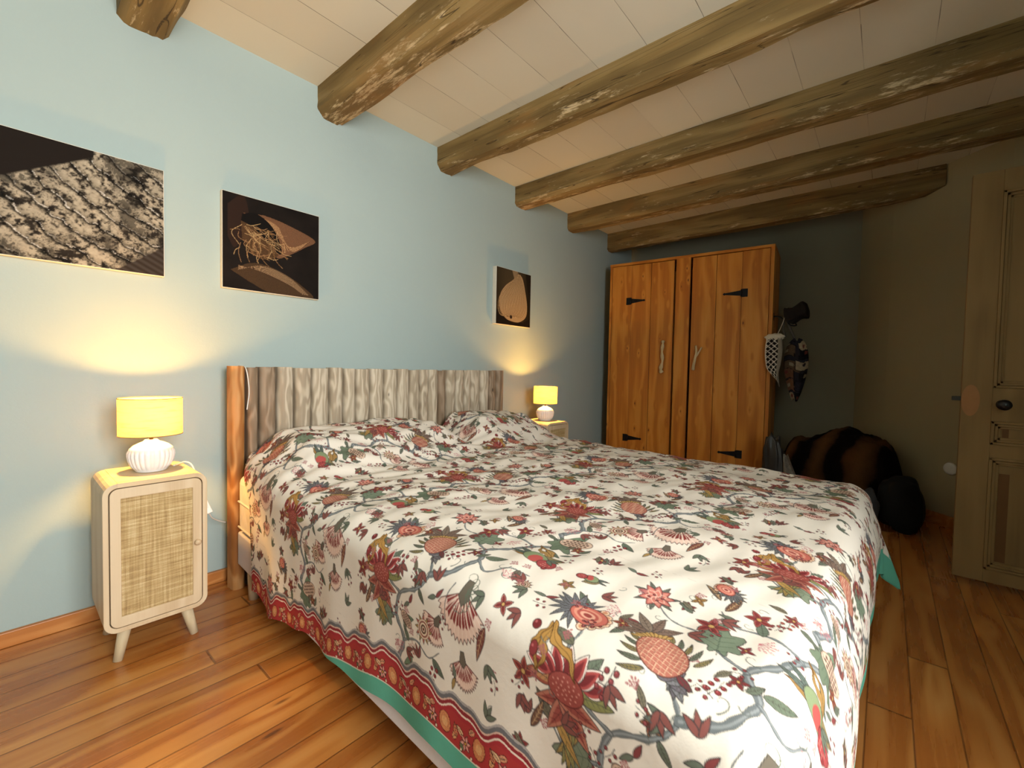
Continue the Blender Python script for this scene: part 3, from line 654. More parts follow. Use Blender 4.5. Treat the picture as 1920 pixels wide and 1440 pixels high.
# bedspread
ZT = .545; RR = .075; S0, S1, T1 = RR, BW-RR+.02, BL-RR
def smooth(x, a, b_): t = np.clip((x-a)/(b_-a), 0, 1); return t*t*(3-2*t)
HF = .36; HRt = .31
dm = .04
def hemL(t): return (ZT-np.interp(t, [.2, .4, .55, .72, 1.0, 1.3, 2.0], [.095, .078, .10, .138, .152, .18, .215])+.004*np.sin(t*31))-RR+RR*math.pi/2
def arr(segs):
    out = []
    for a, b_, st in segs: out.append(np.linspace(a, b_, max(2, int(abs(b_-a)/st)), endpoint=False))
    out.append([segs[-1][1]]); return np.concatenate(out)
def spread(ul, ut, off=0.0):
    """ul: <0 fraction of the left hang, 0..1 metres over the top, >  beyond S1 : right ; ut: cloth length"""
    U, T = np.meshgrid(ul, ut)
    hl = hemL(T); eu = np.where(U < 0, -U*hl, np.where(U > (S1-S0), U-(S1-S0), 0)); side = np.where(U < 0, -1., 1.)
    s_in = S0+np.clip(U, 0, S1-S0); t0 = .05+.17*smooth(-U, 0.0, .35)*(U < 0)+.03*smooth(-U, .35, 1.)*(U < 0)
    Tt = np.where(T < .5, t0+(T-.05)*(.5-t0)/.45, T)
    et = np.maximum(Tt-T1, 0); t_in = np.minimum(Tt, T1)
    e = (eu**2.4+et**2.4)**(1/2.4); ph = np.arctan2(et, eu+1e-9); ph = np.where(et <= 0, 0, ph); cs, sn = np.cos(ph), np.sin(ph)
    ar = np.clip(e/RR, 0, math.pi/2); hang = np.maximum(e-RR*math.pi/2, 0)
    out = (RR+off)*np.sin(ar); down = RR*(1-np.cos(ar))+hang-off*np.cos(ar)
    w_ = np.sin(2*ph)
    flare = hang*(.012+np.where(U < 0, .15, .36)*w_**2)+hang*.02*smooth(Tt, .9, 1.9)*(U < 0)+.015*np.sin(np.pi*np.clip(hang/.34, 0, 1)**.8)*sn*(1-.5*w_)+.010*sn*(hang > 0)*smooth(hang, 0, .08)
    fold = hang*(.018*np.sin(Tt*13+1.2)+.012*np.sin(Tt*29))*(eu > 0)*(1-w_)*(ph < 1.2)+hang*.016*np.sin(s_in*17)*sn*(1-w_)+hang*w_*(.12*np.cos(ph*8+.6))
    out = out+flare+fold+(hang > 0)*0
    ok = (e > 0)
    sx = s_in+side*out*cs*ok; ty = t_in+out*sn*ok
    # pillows and creases
    def bump(s0, s1, k0, k1, h): return h*smooth(s_in, s0, s0+.2)*(1-smooth(s_in, s1-.2, s1))*smooth(Tt, k0-.02, k0+.16)**.7*(1-smooth(Tt, k1-.34, k1))
    pz = bump(.0, 1.02, -.10, .60, .125)+bump(.98, 1.72, -.10, .58, .135)
    cre = .0032*np.sin(Tt*46+3*np.sin(s_in*5)+s_in*7)+.0022*np.sin(Tt*83+5*np.sin(s_in*9))
    cre = cre*(.35+.9*(1-smooth(Tt, .3, 1.2)))
    wav = .004*np.sin(s_in*11+Tt*5)+.003*np.sin(s_in*23-Tt*14)
    z = ZT+.012*np.sin(np.pi*np.clip(s_in/BW, 0, 1))-.012*smooth(Tt, 1.4, 2)+(pz+cre+wav)*(1-smooth(e, 0, .12)*.9)+pz*.5*smooth(e, 0, .12)*np.exp(-e*9)*0-down
    z = z-.10*smooth(.22-Tt, 0, .17)*(e <= 0)*0
    X_ = OX+sx*WV[0]+ty*DV[0]; Y_ = OY+sx*WV[1]+ty*DV[1]
    return np.stack([X_, Y_, z], -1), U, Tt, s_in, eu, et, hl
ul = arr([(-1, -.0001, .0034), (0, .45, .0019), (.45, S1-S0, .0042), (S1-S0+.0001, S1-S0+HRt, .005)])
ut = arr([(.05, .5, .0036), (.5, 1.15, .0026), (1.15, 2.06, .0017), (2.06, T1+HF, .003)])
V, U_, Tt, s_in, eu, et, hl = spread(ul, ut)
qq = np.where(U_ < 0, s_in-eu-.045, s_in+eu-.045); pp = np.where(et > 0, Tt, Tt)
col = sample_tile(pp-1.815+.26+.53*8+.84, qq+.30+.55*4-.04)
# hem bands
def band(dist, along, col, red=True, extra=0.0):
    d = dist+extra
    wv_ = .008*np.sin(along*2*math.pi/.13)+.004*np.sin(along*2*math.pi/.065+1)
    if red:
        r_ = (d < .118+wv_); 
        bi = np.clip(((d-.045)/.0006).astype(int), 0, BA.shape[0]-1); bj = ((along % .2)/.0006).astype(int) % BA.shape[1]
        col[r_] = BA[bi, bj][r_]
        for lo, hi, c in ((.100, .1085, '#a4343a'), (.1085, .1125, '#e6d6c8'), (.1125, .120, '#8e3238'), (.120, .1235, '#d9b8a8'), (.1235, .132, '#6e6e72'), (.132, .137, '#a8a4a2')):
            m_ = (d >= lo+wv_) & (d < hi+wv_); col[m_] = lin(c)
    gm = d < (.045 if red else .095); col[gm] = lin('#5fae98')
    sm_ = (d > .043) & (d < .046) if red else (d > .093) & (d < .096); col[sm_] = lin('#d9d4c4')
left = U_ < 0
tmp = col.copy(); band(hl-eu, Tt, tmp, True, .047*(1-smooth(Tt, .80, 1.15))); col = np.where(left[..., None], tmp, col)
tmp = col.copy(); band(np.where(U_ > S1-S0, HRt-eu, 9), Tt, tmp, False); band(HF-et+.05*(1-smooth(s_in, 1.2, 1.5)), s_in, tmp, False); col = np.where(((U_ > S1-S0) | (et > 0))[..., None] & ~(left & (et <= 0))[..., None], tmp, col)
bs = grid_mesh('bedspread', V, col, MVC, flip=True)
tag(bs, 'cream bedspread printed with red flowers, pineapples and vines, draped over the bed', 'bedspread')
V2 = spread(arr([(-1, -.0001, .03), (0, S1-S0, .016), (S1-S0+.0001, S1-S0+HRt, .02)]), arr([(.05, 2.06, .016), (2.06, T1+HF, .02)]), -.007)[0]; V2[..., 2] -= .004*(spread(np.array([0.5]), np.array([1.0]))[0][0, 0, 2] > 0)*(V2[..., 2] > ZT-.02)
ln = grid_mesh('green_lining', V2, None, plain('sea_green_lining', '#5fae98', .85), bs); ln['label'] = 'plain sea green lining'
# headboard
hb = thing('headboard', (0, 0, 0), label='wide headboard of upright weathered half-round logs', cat='headboard')
pxs = [.612, .672, .722, .795, .872, .952, 1.04, 1.112, 1.18, 1.262, 1.345, 1.43, 1.51, 1.582, 1.645, 1.72, 1.785, 1.862, 1.935, 1.995, 2.085, 2.165, 2.235, 2.318]
def slat(xa, xb, i, mat):
    r_ = np.random.default_rng(100+i); n = 16; nz = 40; vs = []; fs = []; xc = (xa+xb)/2; hw = (xb-xa)/2
    ph = r_.random(4)*6
    z0 = 0.0; z1 = .940+.008*r_.random(); dep = .032+.008*r_.random()
    for j in range(nz+1):
        z = z0+(z1-z0)*j/nz; wob = .0022*math.sin(z*9+ph[0])+.0012*math.sin(z*23+ph[1]); dd = dep+.001*math.sin(z*7+ph[2])
        for k in range(n):
            th = math.pi*k/(n-1); vs.append((xc-(hw-.0036+wob*.4)*math.copysign(abs(math.cos(th))**.8, math.cos(th)), -.108-dd*math.sin(th)**.6, z))
        vs.append((xc+hw*.98, -.088, z)); vs.append((xc-hw*.98, -.088, z))
    m_ = n+2
    for j in range(nz):
        for k in range(m_): k2 = (k+1) % m_; fs.append((j*m_+k, j*m_+k2, (j+1)*m_+k2, (j+1)*m_+k))
    fs += [tuple(range(m_)), tuple(range((nz+1)*m_-1, nz*m_-1, -1))]
    b = MB().add([(x-xc, y, z) for x, y, z in vs], fs, True); b.sm[-2:] = [False, False]
    o = b.build('log_slat', mat, hb, loc=(xc, 0, 0)); 
    md = o.modifiers.new('e', 'EDGE_SPLIT'); md.split_angle = math.radians(50)
    return o
for i in range(len(pxs)-1):
    o = slat(pxs[i], pxs[i+1], i, MLOGW if i == 0 else MLOGB if i in (1, 2, 15, 21, 22) else MLOG)
    if i == 0: o['label'] = 'amber coloured end log'
MB().box(.64, 2.29, -.088, -.07, .18, .26).box(.64, 2.29, -.088, -.07, .72, .80).build('back_rail', MLOG, hb)
# white wire hanging over the headboard's left corner
tag(MB().tube(cr([(.655, -.095, .95), (.662, -.125, .948), (.664, -.156, .935), (.672, -.158, .88), (.674, -.158, .83), (.668, -.158, .78), (.666, -.158, .765)], 5), .0022, 8).build('cord', MCORD), 'thin white wire hanging over the left end of the headboard', 'cord')
# ------------------------------------------------------------------ bedside cabinets and lamps
def rrect(x0, x1, z0, z1, r_, n=6):
    out = []
    for cx, cz, a in ((x1-r_, z1-r_, 0), (x0+r_, z1-r_, 90), (x0+r_, z0+r_, 180), (x1-r_, z0+r_, 270)):
        for k in range(n+1): t = math.radians(a+90*k/n); out.append((cx+r_*math.cos(t), cz+r_*math.sin(t)))
    return out
def ring(b, A, B_, y0, y1):
    n = len(A); vs = [(x, y0, z) for x, z in A]+[(x, y0, z) for x, z in B_]+[(x, y1, z) for x, z in A]+[(x, y1, z) for x, z in B_]; fs = []
    for i in range(n):
        j = (i+1) % n; fs += [(i, j, n+j, n+i), (2*n+i, 3*n+i, 3*n+j, 2*n+j), (i, 2*n+i, 2*n+j, j), (n+i, n+j, 3*n+j, 3*n+i)]
    return b.add(vs, fs)
def cabinet(loc, rz=0):
    t = thing('bedside_cabinet', loc, rz); w_ = .1365; d_ = .135; z0, z1 = .10, .575; th = .014
    b = MB(); o_ = rrect(-w_, w_, z0, z1, .036); i_ = rrect(-w_+th, w_-th, z0+th, z1-th, .024); ring(b, o_, i_, -d_, d_)
    b.extrude([(x*.995, z) for x, z in i_], .1, .118); b.extrude(rrect(-w_+th*.8, w_-th*.8, z0+th*.8, z1-th*.8, .024), -d_+.03, -d_+.034)
    b.build('carcass', MASH, t, bevel=.0015)
    b = MB().box(-w_+.036, w_-.036, -d_-.0006, d_+.0006, z1-.0135, z1+.0009); b.build('top_board', MASHX, t)
    dr = MB(); g = .0028; do = rrect(-w_+th+g, w_-th-g, z0+th+g, z1-th-g, .022); n = len(do)
    px, pz0, pz1 = w_-th-g-.026, z0+th+g+.032, z1-th-g-.032
    di = [(max(-px, min(px, x)), max(pz0, min(pz1, z))) for x, z in do]; ring(dr, do, di, -d_-.001, -d_+.016)
    d = dr.build('door', MASH, t, bevel=.0012)
    MB().box(-px-.002, px+.002, -d_+.004, -d_+.009, pz0-.002, pz1+.002).build('rattan_panel', MRATTAN, d)
    MB().lathe([(0, -.002), (.005, -.002), (.005, .006), (.009, .010), (.010, .015), (.007, .019), (0, .020)], 20).build('knob', MASH, d, loc=(px+.012, -d_-.001, .335)).rotation_euler.x = math.radians(90)
    for sx in (-1, 1):
        for sy in (-1, 1):
            MB().tube([(sx*.102, sy*.108-.004, .0), (sx*.078, sy*.095, .112)], [.0125, .0185], 20).build('leg', MLEG, t)
    return t
def lamp(loc):
    t = thing('table_lamp', loc); nr = 26
    prof = [(0, 0), (.040, 0), (.044, .002), (.046, .006), (.056, .020), (.063, .038), (.066, .055), (.0655, .066), (.060, .080), (.050, .090), (.036, .098), (.024, .103), (.020, .107), (.018, .110), (0, .110)]
    def fn(r_, z, th):
        k = max(0, min(1, (z-.008)/.01))*max(0, min(1, (.079-z)/.012)); return r_*(1+.030*k*(abs(math.cos(th*nr/2))*2-1.3))
    b = MB(); pr = []
    for (a, c), (d, e) in zip(prof[:-1], prof[1:]):
        for q_ in range(4): pr.append((a+(d-a)*q_/4, c+(e-c)*q_/4))
    pr.append(prof[-1]); b.lathe(pr, 208, fn=fn); b.build('ribbed_base', MCERAM, t)
    MB().tube([(0, 0, .109), (0, 0, .15)], .006, 16).tube([(0, 0, .148), (0, 0, .178)], .013, 20).build('socket', MBRASS, t)
    s_ = MB().lathe([(.0890, .128), (.0890, .255)], 96).build('shade', MSHADE, t)
    for z in (.128, .255): MB().lathe([(.0898, z-.0012), (.0903, z), (.0898, z+.0012), (.0884, z+.0012), (.0884, z-.0012), (.0898, z-.0012)], 96).build('rim', MRIM, s_)
    b = MB()
    for a in (0, 120, 240): b.tube([(0.013*math.cos(math.radians(a)), .013*math.sin(math.radians(a)), .165), (.088*math.cos(math.radians(a)), .088*math.sin(math.radians(a)), .245)], .0012, 6)
    b.build('spider', MBRASS, s_)
    MB().lathe([(0, .225), (.006, .223), (.013, .212), (.014, .200), (.010, .186), (.006, .178)], 20).build('bulb', MBULB, t)
    l = bpy.data.lights.new('bulb_light', 'POINT'); l.energy = LAMP_W; l.color = (1.0, .48, .10); l.shadow_soft_size = .0165
    lo = bpy.data.objects.new('bulb_light', l); COL.objects.link(lo); lo.location = (0, 0, .205); lo.parent = t
    bpy.data.objects[s_.name].visible_shadow = True
    return t
GC = 'pale bedside cabinets with rattan doors'; GL = 'white ribbed bedside lamps'
ns1 = cabinet((.3275, -.255, 0)); tag(ns1, 'pale wooden bedside cabinet with rattan door, fully visible left of the bed', 'bedside cabinet', GC)
ns2 = copy_tree(ns1); ns2.location = (2.635, -.255, 0); tag(ns2, 'pale bedside cabinet mostly hidden behind the far side of the bed, near the wardrobe', 'bedside cabinet', GC)
lp1 = lamp((.335, -.245, .5765)); tag(lp1, 'lit lamp with ribbed white base and linen shade on the left cabinet', 'lamp', GL)
lp2 = copy_tree(lp1); lp2.location = (2.66, -.25, .5765); tag(lp2, 'small lit lamp with glowing yellow shade beyond the bed, below the seedpod picture', 'lamp', GL)
cd = thing('lamp_cord', (0, 0, 0), label='white lamp cord with inline switch falling beside the left cabinet', cat='cord')
MB().tube(cr([(.400, -.235, .581), (.425, -.20, .580), (.445, -.175, .579), (.462, -.18, .572), (.472, -.19, .55), (.485, -.19, .50), (.50, -.18, .44), (.515, -.165, .40), (.522, -.16, .375), (.545, -.13, .33), (.575, -.09, .30), (.62, -.055, .27)], 6), .0026, 8).build('cable', MCORD, cd)
b = MB().box(-.010, .010, -.008, .008, -.03, .03).box(-.004, .004, -.012, -.008, -.008, .010); o = b.build('inline_switch', MCORD, cd, loc=(.5195, -.163, .388), bevel=.004); o.rotation_euler = (math.radians(-20), math.radians(-18), 0)
# ------------------------------------------------------------------ pictures
def picture(x0, x1, z0, z1, th, img, label, flip=False):
    t = thing('canvas_picture', ((x0+x1)/2, 0, z0)); w_ = x1-x0; h_ = z1-z0
    tag(t, label, 'picture', 'canvas photographs on the wall')
    MB().box(-w_/2, w_/2, -th, -.001, 0, h_).build('stretched_canvas', MCANVAS, t, bevel=.001)
    ny, nx = img.shape[:2]; X_, Z_ = np.meshgrid(np.linspace(-w_/2+.002, w_/2-.002, nx), np.linspace(.002, h_-.002, ny)); V = np.stack([X_, 0*X_-th-.0006, Z_], -1)
    grid_mesh('photo_print', V, img, MVART, t); return t
def fnoise(nx, ny, cell, seed, oct_=3):
    r_ = np.random.default_rng(seed); out = np.zeros((ny, nx)); amp = 1; tot = 0
    for o in range(oct_):
        cx = max(2, int(nx/cell)+2); cy = max(2, int(ny/cell)+2); g = r_.random((cy+1, cx+1)); x = np.linspace(0, cx-1.001, nx); y = np.linspace(0, cy-1.001, ny)
        ix = x.astype(int); iy = y.astype(int); fx = x-ix; fy = y-iy; fx = fx*fx*(3-2*fx); fy = fy*fy*(3-2*fy); fx = fx[None]; fy = fy[:, None]
        a = g[iy][:, ix]*(1-fx)+g[iy][:, ix+1]*fx; b_ = g[iy+1][:, ix]*(1-fx)+g[iy+1][:, ix+1]*fx
        out += amp*(a*(1-fy)+b_*fy); tot += amp; amp *= .55; cell /= 2.2
    return out/tot
def lerp3(f, c0, c1): f = f[..., None]; return np.array(lin(c0))*(1-f)+np.array(lin(c1))*f
def art_bark():                                      # palm bark, black and white; right two thirds are in view
    W_, H_ = .62, .41; nx, ny = 310, 205; x, y = np.meshgrid(np.linspace(0, W_, nx), np.linspace(0, H_, ny))
    n1 = fnoise(nx, ny, 20, 1, 5); n2 = fnoise(nx, ny, 5, 2, 4); n3 = fnoise(nx, ny, 60, 3, 3)
    u = (x*.62+(y)*.78)+(n1-.5)*.035; v_ = x*.78-y*.62
    ph = (u+.02*np.sin(v_*9))/.056; fr = ph-np.floor(ph)
    lich = smooth(n1*.55+n2*.55, .41, .62); img = lerp3(lich, '#2c2620', '#a79c88'); img = img*(.55+.75*n2[..., None])
    ridge = smooth(fr, .0, .05)*(1-smooth(fr, .82, 1.)); img = img*(.05+.95*ridge[..., None]); rg2 = (.55+.45*smooth(fr, .05, .5))[..., None]; img = img*rg2
    hi = smooth(fr, .05, .07)*(1-smooth(fr, .08, .11)); img = img+hi[..., None]*.34*(n2[..., None] > .45)
    dark = smooth(n3*.7+n2*.4, .60, .68)[..., None]; img = img*(1-dark*.75)
    edge = y-(.30-.0*x)+.20*np.exp(-((x-.50)/.16)**2)*0; top = smooth((y-(.255+.62*(x-.22)*(x > .0))), 0, .012)*(x < .42)     # black sky in the upper left
    img = img*(1-top[..., None])+np.array(lin('#1c1612'))*top[..., None]
    cor = smooth((x-.45)*.75-(y-.0)*.95-.015, 0, .01)[..., None]; st = (.5+.5*np.sin((x*.5+y*.9)*300))[..., None]; img = img*(1-cor)+(lin('#2e251e')+st*.02)*cor
    return np.clip(img, 0, 1).astype(np.float32)
def art_fibre():
    C = Canvas(.41, .41, .002, '#15100d'); nx, ny = C.nx, C.ny; n = fnoise(nx, ny, 40, 11, 4); C.a = (C.a*(.6+n[..., None]*1.2)).astype(np.float32); at(C, 0, 0)
    C.fill(cr([(.02, .36), (.08, .41), (.10, .30), (.05, .18), (.02, .22)]), '#2a1b14'); 
    sheath = cr([(.08, .335), (.17, .345), (.28, .325), (.39, .285), (.34, .24), (.27, .19), (.22, .165), (.205, .20), (.20, .25), (.16, .29), (.10, .31)]); C.fill(sheath, '#6a4a34', tex=.35)
    for k in range(26): f = k/25; C.stroke(cr([(.15+.04*f, .335-.03*f), (.22+.02*f, .31-.06*f), (.24+.05*f, .25-.04*f), (.24+.13*f, .19+.09*f)]), .0012, ('#9a7450', '#5a3c28', '#b08a62')[k % 3])
    C.fill(cr([(.075, .33), (.13, .345), (.19, .31), (.225, .25), (.235, .19), (.20, .185), (.165, .235), (.12, .28), (.07, .30)]), '#0e0a08')
    C.fill(cr([(.07, .30), (.12, .28), (.17, .235), (.22, .18), (.17, .15), (.12, .16), (.075, .22)]), '#4a3420', tex=.6)
    r_ = np.random.default_rng(4)
    for k in range(70):
        x0, y0 = .06+.16*r_.random(), .16+.13*r_.random(); a = -1.2+r_.normal()*.7; L = .03+.06*r_.random(); p = [(x0, y0), (x0+L*.5*math.cos(a)+r_.normal()*.008, y0+L*.5*math.sin(a)), (x0+L*math.cos(a+.3), y0+L*math.sin(a+.3))]
        C.stroke(cr(p, 5), .0011, ('#a88a60', '#7c5c3a', '#8e6a48')[k % 3])
    C.fill(cr([(.03, .08), (.12, .125), (.22, .11), (.32, .06), (.38, .0), (.20, .0), (.10, .04)]), '#42301f', tex=.4)
    for k in range(20): f = k/19; C.stroke(cr([(.06, .085+.02*f), (.16, .118-.03*f), (.27, .085-.035*f), (.36-.03*f, .015)]), .001, ('#7c6248', '#3a281a', '#947858')[k % 3])
    return C.a
def art_pod():
    C = Canvas(.395, .41, .002, '#3a3020'); nx, ny = C.nx, C.ny; x, y = np.meshgrid(np.linspace(0, .395, nx), np.linspace(0, .41, ny))
    C.a = (C.a*(.35+1.1*smooth(.35-abs(x-.16)*1.6+y*.2, 0, .4))[..., None]).astype(np.float32); at(C, 0, 0)
    C.fill([(0, 0), (.395, 0), (.395, .07), (.3, .03), (.1, .05), (0, .11)], '#17110c'); C.fill([(.33, .41), (.395, .41), (.395, .2), (.35, .3)], '#1d160e')
    C.fill(cr([(.17, .41), (.23, .41), (.255, .36), (.20, .34)]), '#8a7458')
    body = cr([(.235, .395), (.185, .345), (.09, .28), (.035, .20), (.04, .11), (.10, .05), (.17, .03), (.26, .03), (.34, .075), (.355, .16), (.33, .27), (.30, .355), (.27, .39)]); C.fill(body, '#a58a66', '#4a3420', .0015, tex=.15)
    for k in range(44):
        f = (k/43-.5)*2; xa = .17+f*.012; p = [(xa, .062), (.17+f*.135, .075+.05*(1-abs(f))), (.19+f*.155, .20), (.235+f*.06, .33), (.24+f*.02, .385)]
        C.stroke(cr(p, 6), .0011 if k % 4 else .0019, ('#7c6244', '#c4aa82', '#5c4228', '#b4976e')[k % 4])
    C.fill(circ(.014, 12, .165, .062), '#2a1a12'); return C.a
picture(-.20, .418, 1.294, 1.706, .025, art_bark(), 'large black and white photo canvas of cracked bark, cut off at the left edge')
picture(.614, 1.034, 1.285, 1.698, .025, art_fibre(), 'square dark brown photo canvas of curled plant fibres, between large canvas and headboard')
picture(2.322, 2.722, 1.286, 1.70, .038, art_pod(), 'small canvas photo of a ribbed tan seedpod above the far lamp')
# ------------------------------------------------------------------ wardrobe
wr = thing('wardrobe', (3.83, -.135, 0), math.atan2(-1.36, .12), 'tall orange pine wardrobe with plank doors and black iron strap hinges', 'wardrobe')
WW = 1.366; WD = .49                      # local x along the front (left to right), local -y towards the viewer
def lbox(name, x0, x1, y0, y1, z0, z1, mat, parent=wr, bev=.0025): return MB().box(x0, x1, y0, y1, z0, z1).build(name, mat, parent, bevel=bev)
lbox('side_panel', 0, .021, -WD*0, WD, 0, 1.957, MPINE); lbox('side_panel', WW-.027, WW, 0, WD, 0, 1.957, MPINE)
lbox('top_panel', -.002, WW+.002, -.002, WD, 1.957, 1.98, MPINEX); lbox('back_panel', .022, WW-.028, WD-.015, WD-.001, .04, 1.955, MPINE); lbox('bottom_panel', .022, WW-.028, .03, WD-.016, .06, .08, MPINEX)
lbox('fixed_board', .0235, .2115, .004, .024, .03, 1.953, MPINE); lbox('fixed_board', 1.142, WW-.030, .004, .024, .03, 1.953, MPINE)
lbox('centre_post', .618, .738, -.002, .022, .03, 1.958, MPINE)
def wdoor(x0, xm, x1, hx, side, hz, hl, plate, handle):
    d = thing('door', (x0, .006, 0)); d.parent = wr; W_ = x1-x0
    lbox('plank', 0, xm-x0-.001, 0, .018, .045, 1.950, MPINE, d, .002); lbox('plank', xm-x0+.001, W_, 0, .018, .045, 1.950, MPINE, d, .002)
    return d
def wdoor(x0, xm, x1, side, hz, sl, branch):
    W_ = x1-x0; b = MB().box(0, xm-x0-.0022, 0, .018, .045, 1.950).box(xm-x0+.0022, W_, 0, .018, .045, 1.950).box(.01, W_-.01, .018, .030, .3, .4).box(.01, W_-.01, .018, .030, 1.5, 1.6).box(.01, W_-.01, .0165, .0185, .05, 1.94)
    d = b.build('door', MPINE, wr, bevel=.002); d.location = (x0, .004, 0)
    for z in hz:
        b = MB(); hx = 0 if side < 0 else W_; sg = 1 if side < 0 else -1
        b.extrude([(hx+sg*.006, z-.022), (hx+sg*.02, z-.020), (hx+sg*(sl-.02), z-.007), (hx+sg*(sl-.012), z-.011), (hx+sg*sl, z), (hx+sg*(sl-.012), z+.011), (hx+sg*(sl-.02), z+.007), (hx+sg*.02, z+.020), (hx+sg*.006, z+.022)], -.004, -.0005)
        b.tube([(hx, -.005, z-.03), (hx, -.005, z+.03)], .0055, 12)
        b.extrude([(hx-sg*.006, z-.033), (hx-sg*.046, z-.033), (hx-sg*.046, z+.033), (hx-sg*.006, z+.033)], -.004, -.0005)
        for q_ in (.05, .09, .13):
            if q_ < sl-.02: b.lathe([(.0045, -.002), (.004, .002), (.0, .003)], 10, (0, 0, 0)); b.v[-30:] = [(hx+sg*q_+vx, -.004-vz, z+vy) for vx, vy, vz in b.v[-30:]]
        h = b.build('strap_hinge', MIRON, d)
    return d
d1 = wdoor(.2135, .398, .600, -1, (1.618, .33), .135, False)
d2 = wdoor(.756, .949, 1.140, 1, (1.615, .293), .14, True)
MB().tube(cr([(.312, -.016, 1.236), (.316, -.030, 1.21), (.310, -.034, 1.14), (.316, -.030, 1.06), (.303, -.030, .99), (.306, -.016, .955)], 5), [.0125+.0035*math.sin(i*1.1)+.003*(i > 18) for i in range(26)], 12).build('driftwood_handle', MDRIFT, d1)
MB().tube(cr([(.032, -.012, .985), (.038, -.028, 1.02), (.050, -.032, 1.08), (.058, -.030, 1.13), (.050, -.018, 1.19)], 5), [.014-.0003*i for i in range(21)], 12).tube(cr([(.052, -.032, 1.09), (.078, -.034, 1.13), (.100, -.030, 1.175)], 5), [.010-.0005*i for i in range(11)], 10).build('driftwood_handle', MDRIFT, d2)
# ------------------------------------------------------------------ things hung on the wardrobe's side
hk = thing('coat_hook', (0, 0, 0), label='small dark hook on the wardrobe side carrying the hat and bags', cat='hook')
MB().tube(cr([(4.02, -1.487, 1.42), (4.02, -1.53, 1.415), (4.02, -1.56, 1.40), (4.02, -1.575, 1.43)], 5), .005, 8).build('hook', MIRON, hk)
MB().box(3.99, 4.05, -1.49, -1.482, 1.39, 1.45).build('back_plate', MIRON, hk, bevel=.003)
def blob(name, mat, c, r_, n=40, amp=.1, freq=3., seed=0, sq=1.0, fn=None):
    rr = np.random.default_rng(seed); A = rr.normal(size=(7, 3))*freq; P0 = rr.random(7)*6.28; vs = []; fs = []; nu = n; nv = n//2
    for j in range(nv+1):
        ph = math.pi*j/nv
        for i in range(nu):
            th = 2*math.pi*i/nu; d = np.array([math.sin(ph)*math.cos(th), math.sin(ph)*math.sin(th), math.cos(ph)]); k = 1+amp*float(np.sin(A@d+P0).sum())/3
            dd = np.sign(d)*np.abs(d)**sq; p = [c[q_]+r_[q_]*dd[q_]*k for q_ in range(3)]
            if fn: p = fn(*p)
            vs.append(p)
    for j in range(nv):
        for i in range(nu): i2 = (i+1) % nu; fs.append((j*nu+i, j*nu+i2, (j+1)*nu+i2, (j+1)*nu+i))
    return MB().add(vs, fs, True).build(name, mat)
hat = blob('felt_hat', MDKBROWN, (4.02, -1.645, 1.435), (.07, .080, .060), 48, .10, 4, 3, .6, lambda x, y, z: (x, y, z-.12*(y+1.62)*0+.02*math.sin(y*40)))
tag(hat, 'crumpled dark brown hat hanging above the patchwork bag', 'hat')
# patchwork shoulder bag
C = Canvas(.30, .40, .004, '#2c2a32'); at(C, 0, 0); rb = np.random.default_rng(8)
for j in range(6):
    for i in range(4):
        x, y = i*.078+rb.normal()*.01, j*.07+rb.normal()*.01; c = ['#2a2833', '#5c4a3a', '#8a7c66', '#3c3040', '#1c1a20', '#4c4658', '#6a4c3c', '#a09078'][rb.integers(8)]
        C.fill([(x, y), (x+.07+rb.normal()*.01, y+rb.normal()*.012), (x+.075, y+.068), (x+rb.normal()*.01, y+.066)], c, '#17141a', .0015, tex=.4); C.fill(circ(.012, 8, x+.035, y+.03), ['#8e8470', '#2c2430', '#6a3a34'][rb.integers(3)])
nx, ny = 60, 90; U2, V3 = np.meshgrid(np.linspace(0, 2*math.pi, nx), np.linspace(0, 1, ny)); wv = .018+.075*np.sin(np.pi*np.clip(V3, 0, 1)**.75)**.7*(1-.25*V3)
bx = 4.02+.055*np.cos(U2)*(.4+.6*np.sin(np.pi*V3))*(1+.1*np.sin(U2*5+V3*9)); by = -1.650-.01*V3+wv*.92*np.sin(U2)*(1+.06*np.sin(U2*7)); bz = 1.23-.47*V3+.012*np.sin(U2*3)
ii = np.clip((U2/(2*math.pi)*C.nx*.999).astype(int), 0, C.nx-1); jj = np.clip((V3*C.ny*.999).astype(int), 0, C.ny-1)
bg = grid_mesh('patchwork_bag', np.stack([bx, by, bz], -1), C.a[jj, ii], MVBAG); tag(bg, 'dark patchwork cloth bag hanging at the wardrobe side behind the laced stocking', 'bag')
MB().tube(cr([(4.02, -1.575, 1.25), (4.02, -1.56, 1.34), (4.02, -1.573, 1.425), (4.02, -1.60, 1.34), (4.02, -1.655, 1.20)], 6), .010, 8).build('strap', plain('grey_webbing', '#5c574e', .9), bg)
MB().tube(cr([(4.0, -1.575, 1.41), (4.0, -1.62, 1.385), (4.0, -1.65, 1.34), (4.0, -1.61, 1.345), (4.0, -1.585, 1.38)], 6), .006, 6).build('tie', MBLACK, bg)
